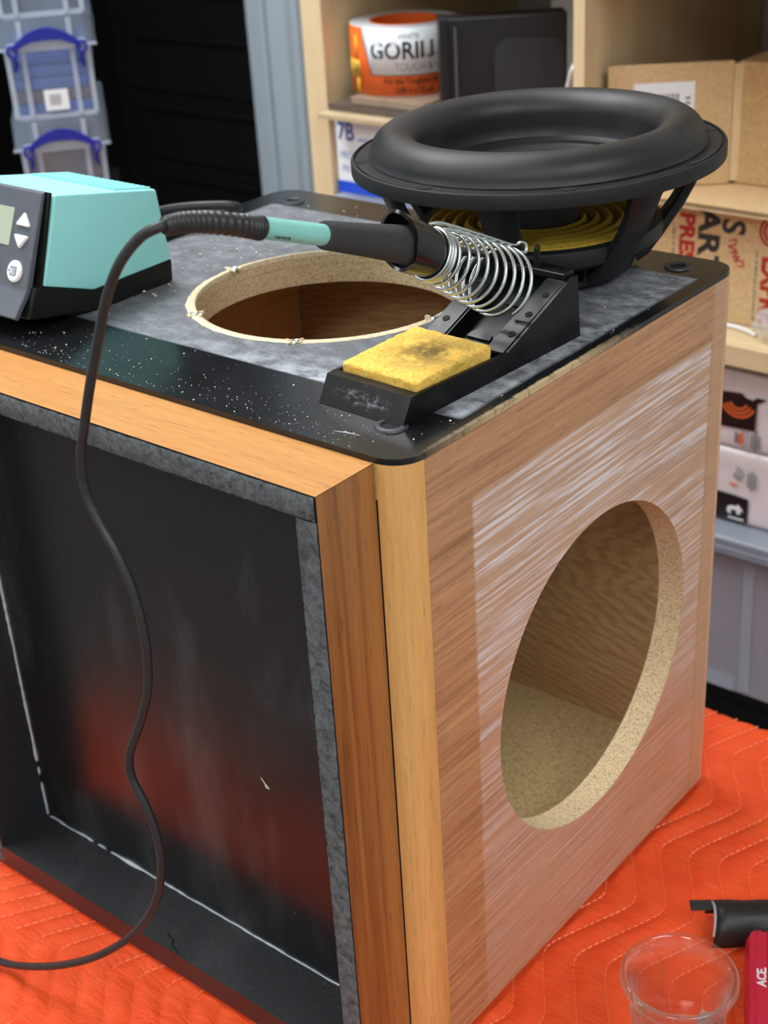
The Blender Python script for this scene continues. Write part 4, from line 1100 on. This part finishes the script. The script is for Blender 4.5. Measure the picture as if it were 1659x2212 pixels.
CK = Vector((-.253, .858, .3366))
cb = thing('open_carton', 'brown carton with its labelled side flap swung open on the cardboard sheet', 'box', CK)
box('body', -.2500, -.040, .860, 1.10, .3366, .4600, M['card_dark'], cb, bev=.002)
fd = Vector((-.101, -.078, 0)).normalized(); fn_ = Vector((fd.y, -fd.x, 0))
fn_ = -fn_ if fn_.y > 0 else fn_
Fm = Matrix(((fd.x, fn_.x, 0, CK.x), (fd.y, fn_.y, 0, CK.y), (0, 0, 1, CK.z), (0, 0, 0, 1)))
fl_ = box('flap', .0015, .1270, 0, .0040, .0006, .1245, M['card'], cb, M=Fm, bev=.0008)
box('flap_edge', -.0080, .0012, -.0030, .0032, .0030, .1215, M['card_edge'], cb, M=Fm, bev=.0006)
lb = box('label', .0400, .1010, .0041, .0043, .062, .1065, M['label_white'], fl_, M=Fm)
for k in range(12): box('barcode_bar', .0560 + k * .0017, .0560 + k * .0017 + (.0006 if k % 3 else .0011), .0043, .0044, .080, .0950, M['print_black'], lb, M=Fm)
for k in range(2): box('label_text', .0440, .0490, .0043, .0044, .084 + k * .005, .0865 + k * .005, M['print_grey'], lb, M=Fm)

# small plastic bag and white cord at the shelf front
bm = bmesh.new(); bmesh.ops.create_icosphere(bm, subdivisions=4, radius=1)
for v in bm.verts:
    n_ = mnoise.noise(v.co * 2.2) * .28 + mnoise.noise(v.co * 6) * .12; v.co = Vector((v.co.x * .030, v.co.y * .020, max(-.93, v.co.z) * .019)) * (1 + n_)
zmin = min(v.co.z for v in bm.verts)
for v in bm.verts: v.co.z -= zmin
o = obj('plastic_bag', bm, M['poly_clear'], None, smooth=True); o.location = (-.146, .7790, .2066); tag(o, 'crumpled clear plastic bag at the shelf edge by the printed carton', 'bag')
o = tube('charging_cable', catmull([(-.176, .781, .2090), (-.195, .790, .2090), (-.215, .792, .2090), (-.245, .786, .2090), (-.28, .790, .2090)], 6), .0022, M['button'], None); tag(o, 'thin white cord lying on the shelf beside the plastic bag', 'cord')

# ------------------------------------------------------------------ left bay
sb = thing('clear_case', 'flat clear plastic case under the white blue-banded box', 'plastic case', (-.62, .85, .2062))
box('body', -.700, -.575, .735, .98, .2062, .2830, M['poly_rib'], sb, bev=.003); box('lid', -.702, -.573, .732, .982, .2832, .2945, M['poly_rib'], sb, bev=.003)
wbx = thing('white_box', 'white product box with blue lettering and a blue bottom band in the left bay', 'box', (-.63, .87, .295))
box('body', -.7050, -.575, .758, .98, .2950, .3880, M['white_card'], wbx, bev=.001)
box('blue_band', -.7052, -.5748, .7576, .980, .2949, .3088, M['blue_band'], wbx)
wf = lambda x, z: facing((x, .7577, z), (1, 0, .0), (0, 0, 1))
text('lettering', '7B', .0285, M['navy'], wf(-.6890, .3660), wbx, squash=.85, bold=.0006)
for k in range(5): flat('lettering', rect(.0030, .0026), wf(-.6690 + k * .0037, .3590), M['pale_navy'], wbx, .0002)
text('lettering', 'PRODUCT', .0125, M['pale_navy'], wf(-.6740, .3390), wbx, squash=.85)
text('lettering', 'PRO LOT', .0125, M['pale_navy'], wf(-.6760, .3230), wbx, squash=.85)
wbx.rotation_euler = (0, 0, 0)
o = box('panel_sheet', -.6985, -.560, .722, .99, .3882, .3945, M['sheet_tan'], bev=.0008); tag(o, 'tan panel sheet jutting out on top of the white box', 'sheet')
o = box('panel_sheet', -.6950, -.560, .738, .99, .3950, .4030, M['sheet_dark'], bev=.0006); tag(o, 'dark bronze sheet directly above the tan sheet', 'sheet')
o = box('panel_sheet', -.6640, -.560, .742, .99, .4036, .4120, M['sheet_brown'], bev=.0006); tag(o, 'grey brown sheet right under the orange and white tape roll', 'sheet')
# tape roll
TC = Vector((-.6400, .8150, .4125)); TRr = .0620; THh = .073
tp = thing('tape_roll', 'wide roll of white tape with an orange lettered label in the left bay', 'tape', TC)
lathe('roll', [(.0400, 0), (TRr, 0), (TRr, THh), (.0400, THh)], M['tape_white'], tp, n=96, closed=True, M=Matrix.Translation(TC))
lathe('core', [(.0370, .0004), (.0398, .0004), (.0398, THh + .0006), (.0370, THh + .0006)], M['tape_orange'], tp, n=72, closed=True, M=Matrix.Translation(TC))
va_ = math.atan2(CP[1] - TC.y, CP[0] - TC.x)           # where the label faces the room
def cyl(u, z, r): a = va_ + u / TRr; return TC + Vector((r * math.cos(a), r * math.sin(a), z))
def patch(name, us, zlo, zhi, r, mat, parent):
    bm = bmesh.new(); A = [bm.verts.new(cyl(u, zlo(u), r)) for u in us]; B = [bm.verts.new(cyl(u, zhi(u), r)) for u in us]
    for i in range(len(us) - 1): bm.faces.new([A[i], A[i + 1], B[i + 1], B[i]])
    bmesh.ops.recalc_face_normals(bm, faces=bm.faces); o = obj(name, bm, mat, parent, smooth=True); md = o.modifiers.new('thickness', 'SOLIDIFY'); md.thickness = .0002; return o
lin_ = lambda a, b, n: [a + (b - a) * i / n for i in range(n + 1)]
lbl = patch('label', lin_(-.094, .094, 60), lambda u: .0004, lambda u: THh - .0002, TRr + .0003, M['tape_orange'], tp)
def wl(u):      # lower edge of the white shield
    return max(.0235, THh - .006 - (u + .0530) * 3.6) if u < -.02 else .0235
patch('label_outline', lin_(-.0545, .094, 60), lambda u: wl(u + .0015) - .0012, lambda u: THh - .0001, TRr + .0006, M['tape_black'], lbl)
patch('label_shield', lin_(-.0525, .094, 60), wl, lambda u: THh, TRr + .0009, M['tape_white'], lbl)
def cyl_text(s, size, u0, z0, mat, sq=1.0, bold=.0): text('lettering', s, size, mat, None, lbl, wrap=lambda c: cyl(u0 + c.x, z0 + c.y, TRr + .0011 + c.z), squash=sq, bold=bold)
cyl_text('GORILLA', .0255, .0060, .0485, M['tape_black'], .92, .0006)
cyl_text('WHITE', .0085, .0035, .0640, M['print_grey'], .9)
cyl_text('TOUGH & WIDE', .0120, .0220, .0315, M['print_grey'], .8)
cyl_text('For the Toughest Jobs', .0088, .0080, .0165, M['tape_black'], .85)
cyl_text('2.88 in x 25 yd', .0088, .0080, .0065, M['tape_black'], .8)
patch('badge', lin_(-.090, -.0600, 16), lambda u: .0180, lambda u: .0370, TRr + .0010, M['tape_yellow'], lbl)
cyl_text('LA', .0150, -.0680, .0275, M['tape_black'], .8, .0005)
patch('badge_edge', lin_(-.0700, -.0640, 6), lambda u: .0375, lambda u: .0640, TRr + .0008, M['tape_yellow'], lbl)
patch('badge_edge', lin_(-.0680, -.0620, 6), lambda u: .0005, lambda u: .0175, TRr + .0008, M['tape_yellow'], lbl)
# black case standing at an angle
CM = Matrix.Translation((-.5300, .7440, .2064)) @ Matrix.Rotation(math.radians(41), 4, 'Z')
kc = thing('black_case', 'tall black electronics case with a rounded charcoal panel beside the tape roll', 'case', (-.5300, .7440, .2064), (0, 0, math.radians(41)), world=False)
box('body', 0, .130, .004, .032, 0, .2960, M['case_black'], kc, bev=.003)
box('edge_strip', -.006, .0028, 0, .034, 0, .2965, M['case_black'], kc, bev=.0015)
bm = bmesh.new(); b_prism(bm, rrect(.052, .126, .060, .272, .018, 6), lambda p, t: Vector((p[0], t, p[1])), .0005, .0042); obj('front_panel', bm, M['case_panel'], kc)
box('vertical_bead', .010, .0125, .0015, .0042, .01, .286, M['anthracite'], kc)
o = box('pale_carton', -.520, -.385, .93, 1.10, .2064, .500, M['white_card'], bev=.002); tag(o, 'pale carton standing behind the black case in the left bay', 'box')
o = tube('white_cable', catmull([(-.395, .765, .2090), (-.396, .765, .30), (-.400, .768, .40), (-.388, .762, .446), (-.380, .758, .462), (-.379, .770, .47)], 6), .0024, M['button'], None); tag(o, 'white cable running up beside the black case', 'cable')

# ------------------------------------------------------------------ stack of clear storage boxes on a black chest
wv = Vector((.64, .77, 0)).normalized(); nv = Vector((wv.y, -wv.x, 0))       # along the front, out of the front
FC = Vector((-.997, .591, 0))
CHM = Matrix(((wv.x, -nv.x, 0, FC.x), (wv.y, -nv.y, 0, FC.y), (0, 0, 1, 0), (0, 0, 0, 1)))     # local: x along front, y to the back
ct = thing('black_chest', 'black chest of drawers carrying the stack of clear boxes', 'chest', (FC.x, FC.y, FZ))
box('body', -.062, .062, -.004, .22, FZ, .2705, M['black_paint'], ct, M=CHM, bev=.004)
for k in range(5): box('drawer', -.058, .058, -.010, -.0045, FZ + .06 + k * .19, FZ + .235 + k * .19, M['black_paint'], ct, M=CHM, bev=.002)
labels = ['clear storage box with blue handle, topmost of the stack, cut by the picture edge', 'clear storage box of blue cloth with a barcode label, second of the stack', 'clear storage box with brown contents, under the barcode labelled one']
for k, zb in enumerate((.5030, .3870, .2710)):
    b = thing('clear_storage_box', labels[k], 'storage box', (FC.x, FC.y, zb), group='stack of clear storage boxes')
    bd = tub('body', -.052, .052, 0, .21, zb + .0004, zb + .082, .0016, .012, .004, M['poly'], b, CHM)
    for x in (-.0465, -.0285, .0285, .0465): box('rib', x - .0030, x + .0030, -.0034, .0032, zb + .004, zb + .081, M['poly_rib'], bd, M=CHM, bev=.0008)
    box('foot_rim', -.0475, .0475, -.0015, .0030, zb + .0006, zb + .006, M['poly_rib'], bd, M=CHM)
    l_ = tub('lid', -.057, .057, -.005, .215, zb + .1155, zb + .0825, .0018, .014, 0.0012, M['poly'], b, CHM)
    box('lid_lip', -.045, .045, -.0075, -.0052, zb + .079, zb + .090, M['poly_rib'], l_, M=CHM, bev=.0008)
    box('lid_rim', -.0575, .0575, -.0070, -.0052, zb + .0815, zb + .0850, M['poly_rib'], l_, M=CHM)
    for x in (-.0285, .0285): box('lid_rib', x - .0028, x + .0028, -.0066, -.0052, zb + .0855, zb + .1140, M['poly_rib'], l_, M=CHM)
    # blue clip handle: arch with a loop and a latch at each end
    bm = bmesh.new(); rows = []
    for i in range(25):
        s = -1 + i / 12; z = zb + .0835 + .0155 * (1 - s * s); hgt = .0026 + .0040 * (1 - abs(s)) ** .6
        rows.append([bm.verts.new(CHM @ Vector((s * .0400, y, z + dz))) for y, dz in ((-.0120, -hgt), (-.0080, -hgt), (-.0080, hgt), (-.0120, hgt))])
    for A, B in zip(rows, rows[1:]):
        for j in range(4): bm.faces.new([A[j], A[(j + 1) % 4], B[(j + 1) % 4], B[j]])
    bm.faces.new(rows[0]); bm.faces.new(rows[-1]); bmesh.ops.recalc_face_normals(bm, faces=bm.faces)
    hnd = obj('handle', bm, M['blue_handle'], b, smooth=.7)
    for s in (-1, 1):
        loop = [CHM @ Vector((s * .0400 + .0052 * math.cos(a), -.0100, zb + .0815 + .0062 * math.sin(a))) for a in [2 * PI * i / 16 for i in range(17)]]
        tube('handle_loop', loop, .0019, M['blue_handle'], hnd, n=8)
        tube('latch', [CHM @ Vector((s * .0395, -.0098, zb + .0760)), CHM @ Vector((s * .0375, -.0090, zb + .0680)), CHM @ Vector((s * .0395, -.0060, zb + .0590))], [.0026, .0028, .0022], M['blue_handle'], hnd, n=8)
    if k == 1:
        lb = box('barcode_label', -.012, .016, -.0026, -.0020, zb + .010, zb + .034, M['label_white'], b, M=CHM)
        [box('barcode_bar', -.006 + q * .0020, -.006 + q * .0020 + (.0013 if q % 2 else .0008), -.0028, -.0026, zb + .0160, zb + .0285, M['print_grey'], lb, M=CHM) for q in range(7)]
    # contents
    mats = [[M['grey_stuff']], [M['blue_stuff'], M['brown_stuff'], M['blue_stuff'], M['blue_stuff'], M['blue_stuff']], [M['brown_stuff'], M['brown_stuff']]][k]
    c = thing('folded_cloth', ['slate contents in the topmost clear box', 'blue and brown folded cloth inside the barcode labelled clear box', 'brown contents inside the clear box under the barcode labelled one'][k], 'cloth', (FC.x, FC.y, zb + .003))
    hh = .072 / len(mats)
    for i, m in enumerate(mats): box('layer', -.043, .043, .010, .19, zb + .003 + i * hh, zb + .003 + (i + 1) * hh - .0008, m, c, M=CHM, bev=.003)

# ------------------------------------------------------------------ far room: black tool cabinet
tcx = thing('tool_cabinet', 'black tool cabinet standing in the unlit room beyond the doorway', 'cabinet', (-1.75, 1.9, FZ + .004))
box('body', -2.25, -1.30, 1.75, 2.2, FZ + .0045, .30, M['black_paint'], tcx, bev=.004)
for k in range(6):
    dr = box('drawer', -2.22, -1.33, 1.742, 1.7495, FZ + .08 + k * .155, FZ + .225 + k * .155, M['black_paint'], tcx, bev=.003)
    box('handle', -2.15, -1.40, 1.728, 1.7418, FZ + .195 + k * .155, FZ + .210 + k * .155, M['black_paint'], dr, bev=.002)
rbx = thing('red_case', 'dark red case on top of the black tool cabinet', 'case', (-1.85, 1.95, .3005))
box('body', -2.10, -1.68, 1.80, 2.1, .3005, .46, M['dark_red'], rbx, bev=.006); box('latch', -1.93, -1.90, 1.792, 1.7995, .37, .43, M['dark_red'], rbx, bev=.001)

for o in list(bpy.data.objects):
    if '_world' in o: del o['_world']
